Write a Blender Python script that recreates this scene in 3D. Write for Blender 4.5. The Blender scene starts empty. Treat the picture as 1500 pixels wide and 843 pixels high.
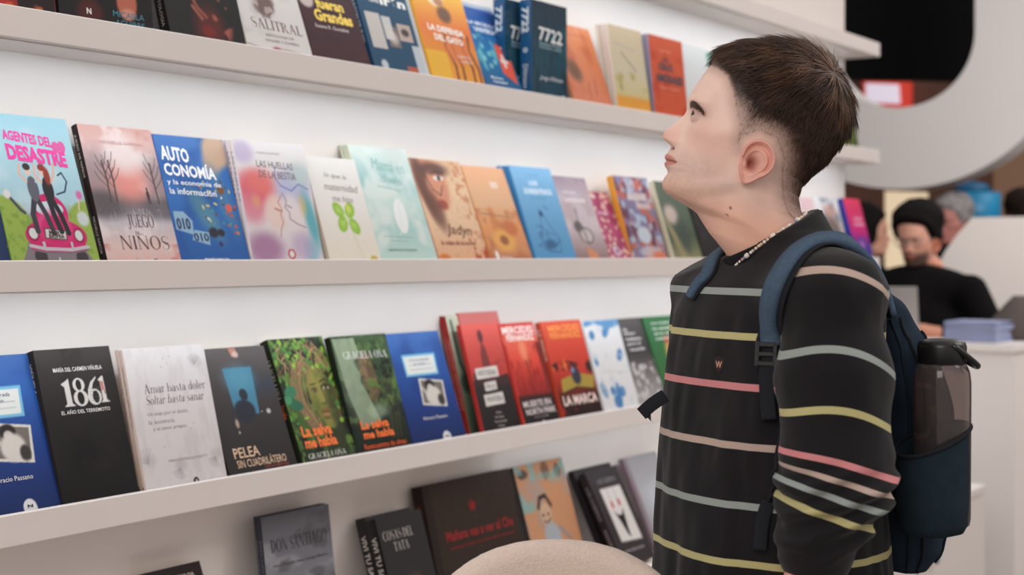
import bpy, math, random
import numpy as np
from mathutils import Vector, Matrix
from mathutils.bvhtree import BVHTree

PI = math.pi
C = bpy.context.scene.collection
SC = bpy.context.scene

# ------------------------------------------------------------------ camera, world, lights, exposure
FPX = 2083.0                      # 50 mm on a 36 mm sensor
TH = math.radians(35.0)           # the shelf wall runs along +X, the wall stands at +Y
CAMH = 1.41
cam_d = bpy.data.cameras.new('camera')
cam = bpy.data.objects.new('camera', cam_d); C.objects.link(cam)
cam.location = (0, 0, CAMH)
cam.rotation_euler = (PI/2, 0, TH - PI/2)
cam_d.sensor_width = 36.0; cam_d.lens = 50.0
cam_d.shift_y = -47.5/1500.0
cam_d.clip_start = 0.05; cam_d.clip_end = 100
cam_d.dof.use_dof = True; cam_d.dof.focus_distance = 2.04; cam_d.dof.aperture_fstop = 3.8
SC.camera = cam

w = bpy.data.worlds.new('world'); SC.world = w; w.use_nodes = True
w.node_tree.nodes['Background'].inputs[0].default_value = (1.0, 0.93, 0.89, 1)
w.node_tree.nodes['Background'].inputs[1].default_value = 0.57
SC.view_settings.view_transform = 'Standard'
SC.view_settings.look = 'None'
SC.view_settings.exposure = 0.0
SC.view_settings.gamma = 1.0
SC.view_settings.use_curve_mapping = False

def area(name, loc, target, sx, sy, power, col=(1, .95, .9), spread=PI):
    l = bpy.data.lights.new(name, 'AREA'); l.shape = 'RECTANGLE'; l.size = sx; l.size_y = sy
    l.energy = power; l.color = col; l.spread = spread
    o = bpy.data.objects.new(name, l); C.objects.link(o)
    o.location = loc
    d = Vector(target) - Vector(loc)
    o.rotation_euler = d.to_track_quat('-Z', 'Y').to_euler()
    return o
# hall lamps high above the stand, with fill lights added
area('hall_lamp', (-1.3, 0.1, 3.0), (2.2, 1.4, 1.3), 1.4, 1.4, 34, (1, .93, .88))  # set lower at the left as added fill for the man's face and neck
area('hall_lamp', (3.2, -1.5, 4.2), (3.0, 1.2, 1.2), 1.6, 1.6, 24, (1, .94, .9))
area('hall_lamp', (4.6, -1.6, 4.2), (6.4, 0.5, 1.2), 1.6, 1.6, 70, (1, .96, .95))
area('letter_fill', (5.6, -0.6, 3.0), (7.4, 1.9, 1.9), .5, .5, 15, (1, .97, .96), 1.6)  # fill light added to brighten the giant letter
area('hall_lamp', (9.0, 0.5, 4.6), (9.0, 0.5, 0), 1.6, 1.6, 50, (1, .96, .95))

# light strips fitted under the front edge of the upper three shelves (unit x from -0.6 to 4.95)
Y0 = 1.85; YW = 1.984; XE = 4.95; XS = -0.7
ZS = [2.173, 1.788, 1.402, 1.018]         # lip tops of the four shelves
LIPH = 0.049
def strip_light(z, power, XS=-0.7):
    l = bpy.data.lights.new('strip_light', 'AREA'); l.shape = 'RECTANGLE'; l.size = XE-XS-0.1; l.size_y = 0.012
    l.energy = power; l.color = (.84, .96, 1.05)
    o = bpy.data.objects.new('strip_light', l); C.objects.link(o)
    o.location = ((XE+XS)/2, Y0+0.022, z-LIPH-0.005)
    o.rotation_euler = (math.radians(14), 0, 0)
    return o
for z, p in zip(ZS[:3], (4.6, 5.0, 5.0)):
    strip_light(z, p)
strip_light(ZS[3], .9, 2.7)  # dim partial strip added below the lowest shelf to lighten the wall rightwards

# ------------------------------------------------------------------ helpers
CT, ST = math.cos(TH), math.sin(TH)
def lin(c):
    c = np.asarray(c, float)/255.0
    return np.where(c <= 0.04045, c/12.92, ((c+0.055)/1.055)**2.4)
def ray(px):
    k = (px-750.0)/FPX
    return CT+k*ST, ST-k*CT
def at_y(px, py, y):
    dx, dy = ray(px); t = y/dy
    return np.array([t*dx, y, CAMH+(374.0-py)/FPX*t])
def at_x(px, py, x):
    dx, dy = ray(px); t = x/dx
    return np.array([x, t*dy, CAMH+(374.0-py)/FPX*t])
def at_d(px, py, d):
    dx, dy = ray(px)
    return np.array([d*dx, d*dy, CAMH+(374.0-py)/FPX*d])

def mat(name, col, rough=0.6, metal=0.0, spec=0.5, noise=None, bump=None, sheen=0, emis=0):
    """principled material; noise=(scale, amount) varies the colour, bump=(scale, strength) adds fine relief"""
    m = bpy.data.materials.new(name); m.use_nodes = True
    nt = m.node_tree; b = nt.nodes['Principled BSDF']
    c = lin(col)
    b.inputs['Base Color'].default_value = (*c, 1); b.inputs['Roughness'].default_value = rough
    b.inputs['Metallic'].default_value = metal; b.inputs['Specular IOR Level'].default_value = spec
    if sheen: b.inputs['Sheen Weight'].default_value = sheen
    tc = nt.nodes.new('ShaderNodeTexCoord')
    if noise:
        n = nt.nodes.new('ShaderNodeTexNoise'); n.inputs['Scale'].default_value = noise[0]; n.inputs['Detail'].default_value = 4
        nt.links.new(tc.outputs['Object'], n.inputs['Vector'])
        r = nt.nodes.new('ShaderNodeMapRange'); r.inputs[1].default_value = .3; r.inputs[2].default_value = .7
        r.inputs[3].default_value = 1-noise[1]; r.inputs[4].default_value = 1+noise[1]
        nt.links.new(n.outputs[0], r.inputs[0])
        h = nt.nodes.new('ShaderNodeHueSaturation'); h.inputs['Color'].default_value = (*c, 1)
        nt.links.new(r.outputs[0], h.inputs['Value']); nt.links.new(h.outputs[0], b.inputs['Base Color'])
    if bump:
        n = nt.nodes.new('ShaderNodeTexNoise'); n.inputs['Scale'].default_value = bump[0]; n.inputs['Detail'].default_value = 3
        nt.links.new(tc.outputs['Object'], n.inputs['Vector'])
        bp = nt.nodes.new('ShaderNodeBump'); bp.inputs['Strength'].default_value = bump[1]; bp.inputs['Distance'].default_value = 0.002
        nt.links.new(n.outputs[0], bp.inputs['Height']); nt.links.new(bp.outputs[0], b.inputs['Normal'])
    if emis:
        b.inputs['Emission Color'].default_value = (*c, 1); b.inputs['Emission Strength'].default_value = emis
    return m
def attr_mat(name, attr, rough=0.5, spec=0.5, bump=None, sss=0, sheen=0):
    m = bpy.data.materials.new(name); m.use_nodes = True
    nt = m.node_tree; b = nt.nodes['Principled BSDF']
    a = nt.nodes.new('ShaderNodeAttribute'); a.attribute_name = attr
    nt.links.new(a.outputs['Color'], b.inputs['Base Color'])
    b.inputs['Roughness'].default_value = rough; b.inputs['Specular IOR Level'].default_value = spec
    if sheen: b.inputs['Sheen Weight'].default_value = sheen
    if sss:
        b.inputs['Subsurface Weight'].default_value = sss; b.inputs['Subsurface Radius'].default_value = (1, .35, .2)
        b.inputs['Subsurface Scale'].default_value = 0.006
    if bump:
        tc = nt.nodes.new('ShaderNodeTexCoord')
        n = nt.nodes.new('ShaderNodeTexNoise'); n.inputs['Scale'].default_value = bump[0]; n.inputs['Detail'].default_value = 3
        nt.links.new(tc.outputs['Object'], n.inputs['Vector'])
        bp = nt.nodes.new('ShaderNodeBump'); bp.inputs['Strength'].default_value = bump[1]; bp.inputs['Distance'].default_value = 0.001
        nt.links.new(n.outputs[0], bp.inputs['Height']); nt.links.new(bp.outputs[0], b.inputs['Normal'])
    return m

def mesh_np(name, V, F, m=None, parent=None, smooth=False, col=None, attr='art'):
    """V (n,3); F list of index arrays (all quads or all tris as ndarray) or python list of lists"""
    me = bpy.data.meshes.new(name)
    V = np.asarray(V, np.float32)
    if isinstance(F, np.ndarray):
        k = F.shape[1]
        me.vertices.add(len(V)); me.vertices.foreach_set('co', V.ravel())
        me.loops.add(F.size); me.loops.foreach_set('vertex_index', F.astype(np.int32).ravel())
        me.polygons.add(len(F)); me.polygons.foreach_set('loop_start', np.arange(0, F.size, k, dtype=np.int32))
        me.update(calc_edges=True); me.validate()
    else:
        me.from_pydata(V.tolist(), [], F); me.update()
    if smooth:
        me.polygons.foreach_set('use_smooth', np.ones(len(me.polygons), bool))
    if col is not None:
        a = me.attributes.new(attr, 'FLOAT_COLOR', 'POINT')
        cc = np.ones((len(V), 4), np.float32); cc[:, :3] = col
        a.data.foreach_set('color', cc.ravel())
    if m is not None:
        for mm in (m if isinstance(m, (list, tuple)) else [m]): me.materials.append(mm)
    o = bpy.data.objects.new(name, me); C.objects.link(o)
    if parent is not None: o.parent = parent
    return o

class MB:
    """collects shapes into one mesh"""
    def __init__(s): s.v = []; s.f = []; s.n = 0
    def add(s, V, F):
        s.v += [tuple(map(float, p)) for p in V]; s.f += [[i+s.n for i in f] for f in F]; s.n = len(s.v); return s
    def box(s, lo, hi, bev=0.0, rot=None, org=None):
        x0, y0, z0 = lo; x1, y1, z1 = hi
        if bev <= 0:
            V = [(x0,y0,z0),(x1,y0,z0),(x1,y1,z0),(x0,y1,z0),(x0,y0,z1),(x1,y0,z1),(x1,y1,z1),(x0,y1,z1)]
            F = [(0,3,2,1),(4,5,6,7),(0,1,5,4),(1,2,6,5),(2,3,7,6),(3,0,4,7)]
        else:
            b = bev; V = []; idx = {}
            for i, x in enumerate((x0, x1)):
                for j, y in enumerate((y0, y1)):
                    for k, z in enumerate((z0, z1)):
                        sx, sy, sz = (1-2*i)*b, (1-2*j)*b, (1-2*k)*b
                        for a, p in enumerate(((x, y+sy, z+sz), (x+sx, y, z+sz), (x+sx, y+sy, z))):
                            idx[(i, j, k, a)] = len(V); V.append(p)
            F = []
            for i in (0, 1):
                q = [idx[(i,0,0,0)], idx[(i,1,0,0)], idx[(i,1,1,0)], idx[(i,0,1,0)]]; F.append(q if i else q[::-1])
                q = [idx[(0,i,0,1)], idx[(1,i,0,1)], idx[(1,i,1,1)], idx[(0,i,1,1)]]; F.append(q[::-1] if i else q)
                q = [idx[(0,0,i,2)], idx[(1,0,i,2)], idx[(1,1,i,2)], idx[(0,1,i,2)]]; F.append(q if i else q[::-1])
            for i in (0, 1):
                for j in (0, 1):
                    par = (i+j) % 2
                    q = [idx[(i,j,0,0)], idx[(i,j,0,1)], idx[(i,j,1,1)], idx[(i,j,1,0)]]; F.append(q if par else q[::-1])
                    q = [idx[(i,0,j,0)], idx[(i,0,j,2)], idx[(i,1,j,2)], idx[(i,1,j,0)]]; F.append(q[::-1] if par else q)
                    q = [idx[(0,i,j,1)], idx[(0,i,j,2)], idx[(1,i,j,2)], idx[(1,i,j,1)]]; F.append(q if par else q[::-1])
                    for k in (0, 1):
                        q = [idx[(i,j,k,0)], idx[(i,j,k,1)], idx[(i,j,k,2)]]; F.append(q if (i+j+k) % 2 else q[::-1])
        if rot is not None:
            og = Vector(org if org is not None else (0,0,0)); V = [tuple(rot @ (Vector(p)-og) + og) for p in V]
        return s.add(V, F)
    def rings(s, R, closed=True, cap=True):
        """loft a list of rings (each n points)"""
        n = len(R[0]); V = [p for r in R for p in r]; F = []
        for i in range(len(R)-1):
            for j in range(n if closed else n-1):
                a = i*n+j; b = i*n+(j+1) % n
                F.append((a, b, b+n, a+n))
        if cap and closed:
            F.append(tuple(range(n))[::-1]); F.append(tuple(range((len(R)-1)*n, len(R)*n)))
        return s.add(V, F)
    def tube(s, pts, r, n=8, cap=True):
        P = [Vector(p) for p in pts]; R = []
        rr = r if isinstance(r, (list, tuple, np.ndarray)) else [r]*len(P)
        up = None
        for i, p in enumerate(P):
            t = (P[min(i+1, len(P)-1)]-P[max(i-1, 0)]).normalized()
            if up is None:
                up = t.orthogonal().normalized()
            up = (up - t*up.dot(t)).normalized(); sd = t.cross(up)
            R.append([tuple(p + (up*math.cos(2*PI*k/n) + sd*math.sin(2*PI*k/n))*rr[i]) for k in range(n)])
        return s.rings(R, True, cap)
    def lathe(s, prof, n=24, org=(0,0,0)):
        R = [[(org[0]+r*math.cos(2*PI*k/n), org[1]+r*math.sin(2*PI*k/n), org[2]+z) for k in range(n)] for r, z in prof]
        return s.rings(R, True, True)
    def build(s, name, m=None, parent=None, smooth=False, bevel=0):
        o = mesh_np(name, s.v, s.f, m, parent, smooth)
        if bevel:
            md = o.modifiers.new('bevel', 'BEVEL'); md.width = bevel; md.segments = 2; md.limit_method = 'ANGLE'
        return o
def tag(o, label=None, cat=None, group=None, kind=None):
    if label: o['label'] = label
    if cat: o['category'] = cat
    if group: o['group'] = group
    if kind: o['kind'] = kind
    return o
def empty(name, loc, rot=(0,0,0), label=None, cat=None, group=None):
    o = bpy.data.objects.new(name, None); C.objects.link(o); o.location = loc; o.rotation_euler = rot
    o.empty_display_size = .05
    return tag(o, label, cat, group)

# ---------------------------------------------------------- value noise
def vnoise(P, scale, seed=0):
    P = np.asarray(P, float)*scale; d = P.shape[-1]
    i = np.floor(P).astype(np.int64); f = P-i; f = f*f*(3-2*f)
    out = np.zeros(P.shape[:-1])
    for c in range(2**d):
        wgt = np.ones(P.shape[:-1]); h = np.full(P.shape[:-1], seed*7919+13, np.int64)
        for a in range(d):
            b = (c >> a) & 1
            h = (h ^ ((i[..., a]+b)*(73856093, 19349663, 83492791)[a])) * 1274126177 & 0x7fffffff
            wgt = wgt*(f[..., a] if b else 1-f[..., a])
        h = (h ^ (h >> 13)) * 1103515245 & 0x7fffffff; h = h ^ (h >> 9)
        out += wgt*((h & 0xffff)/65535.0)
    return out
def fbm(P, scale, seed=0, oct=3):
    o = 0; a = .55
    for k in range(oct): o = o + a*vnoise(P, scale*2**k, seed+k); a *= .5
    return o/(.55*(2-2**(1-oct)))*1.0
def sstep(a, b, x):
    t = np.clip((x-a)/(b-a), 0, 1); return t*t*(3-2*t)

# ---------------------------------------------------------- implicit surfaces
def surface_nets(F, org, h):
    s = (F < 0); nx, ny, nz = F.shape
    cnt = np.zeros((nx-1, ny-1, nz-1), np.int8)
    for a in (0, 1):
        for b in (0, 1):
            for c in (0, 1):
                cnt += s[a:nx-1+a, b:ny-1+b, c:nz-1+c]
    act = (cnt > 0) & (cnt < 8)
    I, J, K = np.nonzero(act); n = len(I)
    idx = -np.ones(act.shape, np.int32); idx[I, J, K] = np.arange(n)
    acc = np.zeros((n, 3)); w = np.zeros(n)
    for ax in range(3):
        o1, o2 = [(1, 2), (0, 2), (0, 1)][ax]
        for p in (0, 1):
            for q in (0, 1):
                d0 = [0, 0, 0]; d0[o1] = p; d0[o2] = q; d1 = list(d0); d1[ax] = 1
                f0 = F[I+d0[0], J+d0[1], K+d0[2]]; f1 = F[I+d1[0], J+d1[1], K+d1[2]]
                m = (f0 < 0) != (f1 < 0)
                t = np.where(m, f0/np.where(m, f0-f1, 1), 0)
                pt = np.zeros((n, 3)); pt[:, 0] = d0[0]; pt[:, 1] = d0[1]; pt[:, 2] = d0[2]; pt[:, ax] = t
                acc += pt*m[:, None]; w += m
    V = (np.stack([I, J, K], 1) + acc/w[:, None])*h + np.asarray(org)
    Q = []
    for ax in range(3):
        sl0 = [slice(None)]*3; sl1 = [slice(None)]*3; sl0[ax] = slice(0, -1); sl1[ax] = slice(1, None)
        ch = s[tuple(sl0)] != s[tuple(sl1)]
        o1, o2 = [(1, 2), (2, 0), (0, 1)][ax]
        e = np.stack(np.nonzero(ch), 1)
        ok = (e[:, o1] > 0) & (e[:, o2] > 0) & (e[:, o1] < F.shape[o1]-1) & (e[:, o2] < F.shape[o2]-1)
        e = e[ok]
        def at(a, b):
            c = e.copy(); c[:, o1] += a; c[:, o2] += b; return idx[c[:, 0], c[:, 1], c[:, 2]]
        q = np.stack([at(-1, -1), at(0, -1), at(0, 0), at(-1, 0)], 1)
        neg = s[e[:, 0], e[:, 1], e[:, 2]]
        q[~neg] = q[~neg][:, ::-1]
        Q.append(q)
    return V, np.concatenate(Q)
def grid(lo, hi, h):
    ax = [np.arange(a, b+h, h, dtype=np.float32) for a, b in zip(lo, hi)]
    return np.meshgrid(*ax, indexing='ij')
def sd_cap(G, a, b, ra, rb):
    a = np.asarray(a, np.float32); b = np.asarray(b, np.float32); d = b-a; L2 = float(d@d)
    t = np.clip(((G[0]-a[0])*d[0]+(G[1]-a[1])*d[1]+(G[2]-a[2])*d[2])/max(L2, 1e-9), 0, 1)
    return np.sqrt((G[0]-a[0]-t*d[0])**2+(G[1]-a[1]-t*d[1])**2+(G[2]-a[2]-t*d[2])**2) - (ra+(rb-ra)*t)
def sd_ell(G, c, r, R=None):
    x, y, z = G[0]-c[0], G[1]-c[1], G[2]-c[2]
    if R is not None:
        R = np.array(R); x, y, z = (R[0, 0]*x+R[1, 0]*y+R[2, 0]*z, R[0, 1]*x+R[1, 1]*y+R[2, 1]*z, R[0, 2]*x+R[1, 2]*y+R[2, 2]*z)
    k0 = np.sqrt((x/r[0])**2+(y/r[1])**2+(z/r[2])**2)
    return (k0-1)*min(r)
def sd_box(G, c, hf, rad, ang=0.0):
    x, y, z = G[0]-c[0], G[1]-c[1], G[2]-c[2]
    if ang: x, y = x*math.cos(ang)+y*math.sin(ang), -x*math.sin(ang)+y*math.cos(ang)
    qx, qy, qz = np.abs(x)-hf[0]+rad, np.abs(y)-hf[1]+rad, np.abs(z)-hf[2]+rad
    return np.sqrt(np.maximum(qx, 0)**2+np.maximum(qy, 0)**2+np.maximum(qz, 0)**2)+np.minimum(np.maximum(qx, np.maximum(qy, qz)), 0)-rad
def smin(a, b, k):
    h = np.clip(.5+.5*(b-a)/k, 0, 1); return b*(1-h)+a*h-k*h*(1-h)

# ------------------------------------------------------------------ setting
M_white = mat('white_laminate', (226, 218, 213), .45, noise=(6, .012), bump=(60, .04))
M_floor = mat('grey_carpet', (120, 112, 108), .95, noise=(40, .1), bump=(300, .5))
M_brown = mat('brown_stall_wall', (104, 72, 60), .8, noise=(2, .2))
M_black = mat('black_screen', (8, 8, 9), .35, spec=.1)
M_letter = mat('pale_grey_letter', (206, 202, 200), .6, noise=(3, .01))
M_count = mat('white_counter', (236, 229, 224), .5, noise=(4, .012))

tag(MB().box((-3, -4, -.05), (14, 9, 0)).build('floor', M_floor), kind='structure')
# the shelf wall
tag(MB().box((XS, YW, 0), (XE, YW+.04, 2.75)).build('wall_back', M_white), kind='structure')
# shelves
for n, z in enumerate(ZS):
    sh = empty('display_shelf', (XS, Y0, z), label=['topmost white wall shelf, above the highest books', 'white wall shelf holding the highest row of books, the upper one behind his head',
        'white wall shelf at eye level, under the book with the pink car', 'lowest long white wall shelf, under the black 1861 book'][n], cat='shelf', group='white wall shelves')
    L = XE-XS
    MB().box((0, 0, -LIPH), (L, .010, 0), .0015).build('lip', M_white, sh)
    MB().box((0, .010, -LIPH+.0006), (L, YW-Y0, -.012)).build('board', M_white, sh)
    MB().box((.02, .016, -LIPH-.0015), (L-.02, .030, -LIPH+.004)).build('light_channel', M_white, sh)
# base cabinet under the display
bc = empty('base_cabinet', (XS, 1.473, 0), label='low white base cabinet running under the display wall', cat='cabinet')
L = XE-XS
MB().box((0, 0, .59), (L, YW-1.476, .62), .002).build('worktop', M_white, bc)
MB().box((0.0, .02, 0.0), (L, YW-1.476, .59)).build('body', M_white, bc)
nd = 9; dw = L/nd
knm = mat('steel_knob', (150, 145, 140), .35, metal=.9)
for i in range(nd):
    d = MB().box((i*dw+.003, .002, .06), ((i+1)*dw-.003, .02, .585), .002).build('door', M_white, bc)
    d.name = 'door'
    kn = MB().lathe([(0, 0), (.006, 0), (.006, .012), (.012, .016), (.013, .022), (.009, .026), (0, .027)], 14).build('knob', knm, d, True)
    kn.rotation_euler = (PI/2, 0, 0); kn.location = (i*dw+(.06 if i % 2 == 0 else dw-.06), .002, .46)

# ------------------------------------------------------------------ flat print for the book covers
def poly_sd(pts, x, y):
    """signed distance, positive inside"""
    d = np.full(x.shape, 1e9); ins = np.zeros(x.shape, bool); n = len(pts)
    for i in range(n):
        (x0, y0), (x1, y1) = pts[i], pts[(i+1) % n]
        dx, dy = x1-x0, y1-y0; t = np.clip(((x-x0)*dx+(y-y0)*dy)/(dx*dx+dy*dy+1e-9), 0, 1)
        d = np.minimum(d, np.hypot(x-x0-t*dx, y-y0-t*dy))
        ins ^= ((y0 > y) != (y1 > y)) & (x < dx*(y-y0)/((dy) or 1e-9)+x0)
    return np.where(ins, d, -d)


SERIF = {}
def _ser():
    B, T = .064, .023
    def box(x0, y0, x1, y1): return ([(x0, y0), (x1, y0), (x1, y1), (x0, y1)], [[0, 1, 2, 3]])
    def sf(x, y, w=.13): return box(x-w, y-(.0 if y < .02 else .028), x+w, y+(.028 if y < .02 else 0))
    def stem(x, h=1., w=B, s0=1, s1=1, y0=0.):
        o = [box(x-w, y0, x+w, h)]
        if s0: o.append(sf(x, y0, w+.075) if y0 == 0 else box(x-w-.075, y0, x+w+.075, y0+.028))
        if s1: o.append(box(x-w-.075, h-.028, x+w+.075, h) if s1 == 1 else box(x-w-.075, h-.028, x+w, h))
        return o
    def dg(x0, y0, x1, y1, w): return ([(x0-w, y0), (x0+w, y0), (x1+w, y1), (x1-w, y1)], [[0, 1, 2, 3]])
    def arc(cx, cy, rx, ry, a0, a1, wt=.085, n=22):
        V = []; F = []
        for k in range(n+1):
            a = math.radians(a0+(a1-a0)*k/n); w = .032+wt*abs(math.cos(a))**1.3
            V += [(cx+rx*math.cos(a), cy+ry*math.sin(a)), (cx+(rx-w)*math.cos(a), cy+(ry-w*.75)*math.sin(a))]
        for k in range(n): F.append([2*k, 2*k+2, 2*k+3, 2*k+1])
        return (V, F)
    def bar(x0, x1, y, e=.07, up=0): return [box(x0, y-T, x1, y+T), box(x1-.028, y-(e if up <= 0 else T), x1, y+(e if up >= 0 else T))]
    def dot(x, y, r=.06): return arc(x, y, r, r, 0, 360, r*.9, 12)
    D = SERIF; X = .66
    D['I'] = (.30, stem(.15)); D['L'] = (.62, stem(.15)+bar(.15, .58, .017, .22, 1)); D['E'] = (.66, stem(.15)+bar(.15, .60, .017, .2, 1)+bar(.15, .48, .52, .08)+bar(.15, .57, .983, .18, -1))
    D['F'] = D['E']; D['T'] = (.74, stem(.37, s1=0)+bar(.37, .72, .983, .18, -1)+[box(.02, .966, .37, 1), box(.02, .80, .048, 1)]); D['D'] = (.82, stem(.15)+[arc(.15, .5, .62, .5, -90, 90, .10)])
    D['O'] = (.86, [arc(.43, .5, .40, .52, 0, 360, .10, 40)]); D['C'] = (.80, [arc(.43, .5, .40, .52, 48, 312, .10, 32), box(.68, .74, .70, 1.0), box(.68, .0, .70, .22)])
    D['G'] = (.86, [arc(.43, .5, .40, .52, 48, 318, .10, 32), box(.68, .74, .70, 1.0)]+stem(.70, .42, B, 0, 1)); D['U'] = (.84, stem(.16, 1, B, 0, 1, .32)+stem(.70, 1, .02, 0, 1, .32)+[arc(.43, .34, .325, .36, 180, 360, .05)])
    D['J'] = (.44, stem(.28, 1, B, 0, 1, .1)+[arc(.10, .08, .235, .28, 180+60, 360, .06), dot(.03, -.10)]); D['N'] = (.90, [dg(.14, 1, .74, 0, .06)]+stem(.13, 1, .018)+stem(.76, 1, .018, 0, 1))
    D['\u00d1'] = (.90, D['N'][1]+[dg(.30, 1.10, .44, 1.18, .03), dg(.44, 1.18, .60, 1.10, .03)]); D['A'] = (.88, [dg(.43, 1, .14, 0, .02), dg(.43, 1, .72, 0, .06), box(.24, .32, .62, .355), sf(.14, 0, .11), sf(.73, 0, .14)])
    D['\u00c1'] = (.88, D['A'][1]+[dg(.42, 1.06, .52, 1.2, .03)]); D['\u00cd'] = (.30, D['I'][1]+[dg(.14, 1.06, .24, 1.2, .03)])
    D['V'] = (.88, [dg(.15, 1, .43, 0, .06), dg(.72, 1, .46, 0, .02), box(.02, .972, .30, 1), box(.60, .972, .86, 1)]); D['M'] = (1.08, [dg(.16, 1, .50, 0, .06), dg(.88, 1, .54, 0, .02)]+stem(.14, 1, .018)+stem(.90, 1, B))
    D['R'] = (.82, stem(.15)+[arc(.15, .74, .46, .26, -90, 90, .08), dg(.40, .48, .72, 0, .055), box(.64, 0, .82, .028)]); D['P'] = (.70, stem(.15)+[arc(.15, .73, .48, .27, -90, 90, .09)]); D['B'] = (.72, D['P'][1]+[arc(.15, .25, .52, .27, -90, 90, .09)])
    D['S'] = (.62, [arc(.32, .74, .25, .27, 60, 250, .04), arc(.32, .27, .27, .29, -115, 72, .04), dg(.20, .60, .46, .36, .075), box(.52, .76, .54, 1), box(.08, .0, .10, .24)])
    D['a'] = (.54, [arc(.22, .20, .20, .21, 0, 360, .05)]+stem(.40, .44, .04, 1, 0)+[arc(.25, .44, .19, .19, 0, 150, .04)]); D['e'] = (.52, [arc(.25, .30, .23, .31, 0, 320, .055), box(.06, .30, .46, .33)]); D['o'] = (.56, [arc(.27, .30, .25, .32, 0, 360, .06)])
    D['l'] = (.26, stem(.13, 1, .042, 1, 2)); D['h'] = (.64, stem(.13, 1, .042, 1, 2)+stem(.50, .42, .042, 1, 0)+[arc(.32, .40, .22, .20, 0, 180, .03)]); D['n'] = (.64, stem(.13, .60, .042, 1, 2)+h_ if False else stem(.13, .60, .042, 1, 2)+stem(.50, .42, .042, 1, 0)+[arc(.32, .40, .22, .20, 0, 180, .03)])
    D['m'] = (.94, D['n'][1]+stem(.82, .42, .042, 1, 0)+[arc(.66, .40, .20, .20, 0, 180, .03)]); D['r'] = (.44, stem(.13, .60, .042, 1, 2)+[arc(.30, .36, .18, .24, 50, 150, .02), dot(.38, .52, .05)]); D['d'] = (.60, stem(.46, 1, .042, 1, 2)+[arc(.25, .30, .22, .31, 0, 360, .055)])
    D['t'] = (.38, stem(.17, .80, .042, 0, 0, .08)+[box(.04, .56, .33, .59), arc(.28, .12, .15, .13, 180, 300, .02)]); D['s'] = (.44, [arc(.22, .45, .16, .16, 50, 250, .03), arc(.22, .16, .17, .17, -120, 70, .03), dg(.14, .37, .32, .23, .05)])
    D['i'] = (.26, stem(.13, .60, .042, 1, 2)+[dot(.12, .80, .055)]); D['u'] = (.64, stem(.12, .60, .042, 0, 2, .16)+stem(.48, .60, .042, 1, 2)+[arc(.30, .20, .20, .21, 180, 360, .03)]); D['v'] = (.60, [dg(.10, .6, .30, 0, .045), dg(.50, .6, .32, 0, .017), box(.0, .575, .2, .6), box(.40, .575, .6, .6)])
    D['c'] = (.48, [arc(.25, .30, .23, .31, 50, 310, .055)]); D['p'] = (.60, stem(.13, .60, .042, 1, 2, -.25)+[arc(.33, .30, .22, .31, 0, 360, .055)]); D[' '] = (.30, []); D['j'] = (.26, stem(.13, .60, .042, 0, 2, -.15)+[dot(.12, .80, .055)]); D['y'] = D['v']; D['b'] = (.60, stem(.13, 1, .042, 0, 2)+[arc(.33, .30, .22, .31, 0, 360, .055)])
_ser()
def serif_mesh(txt, shear=0.0):
    V = []; F = []; x = 0.0
    for ch in txt:
        if ch not in SERIF: ch = ch.upper() if ch.upper() in SERIF else 'o'
        adv, ps = SERIF[ch]
        for v, f in ps:
            n = len(V); V += [(x+a+shear*b, b) for a, b in v]; F += [[n+i for i in q] for q in f]
        x += adv+.04
    # all faces turned the same way
    V = np.array(V); G = []
    for q in F:
        p = V[q]; ar_ = sum(p[i][0]*p[(i+1) % len(q)][1]-p[(i+1) % len(q)][0]*p[i][1] for i in range(len(q)))
        G.append(q if ar_ > 0 else q[::-1])
    return V, G
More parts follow.
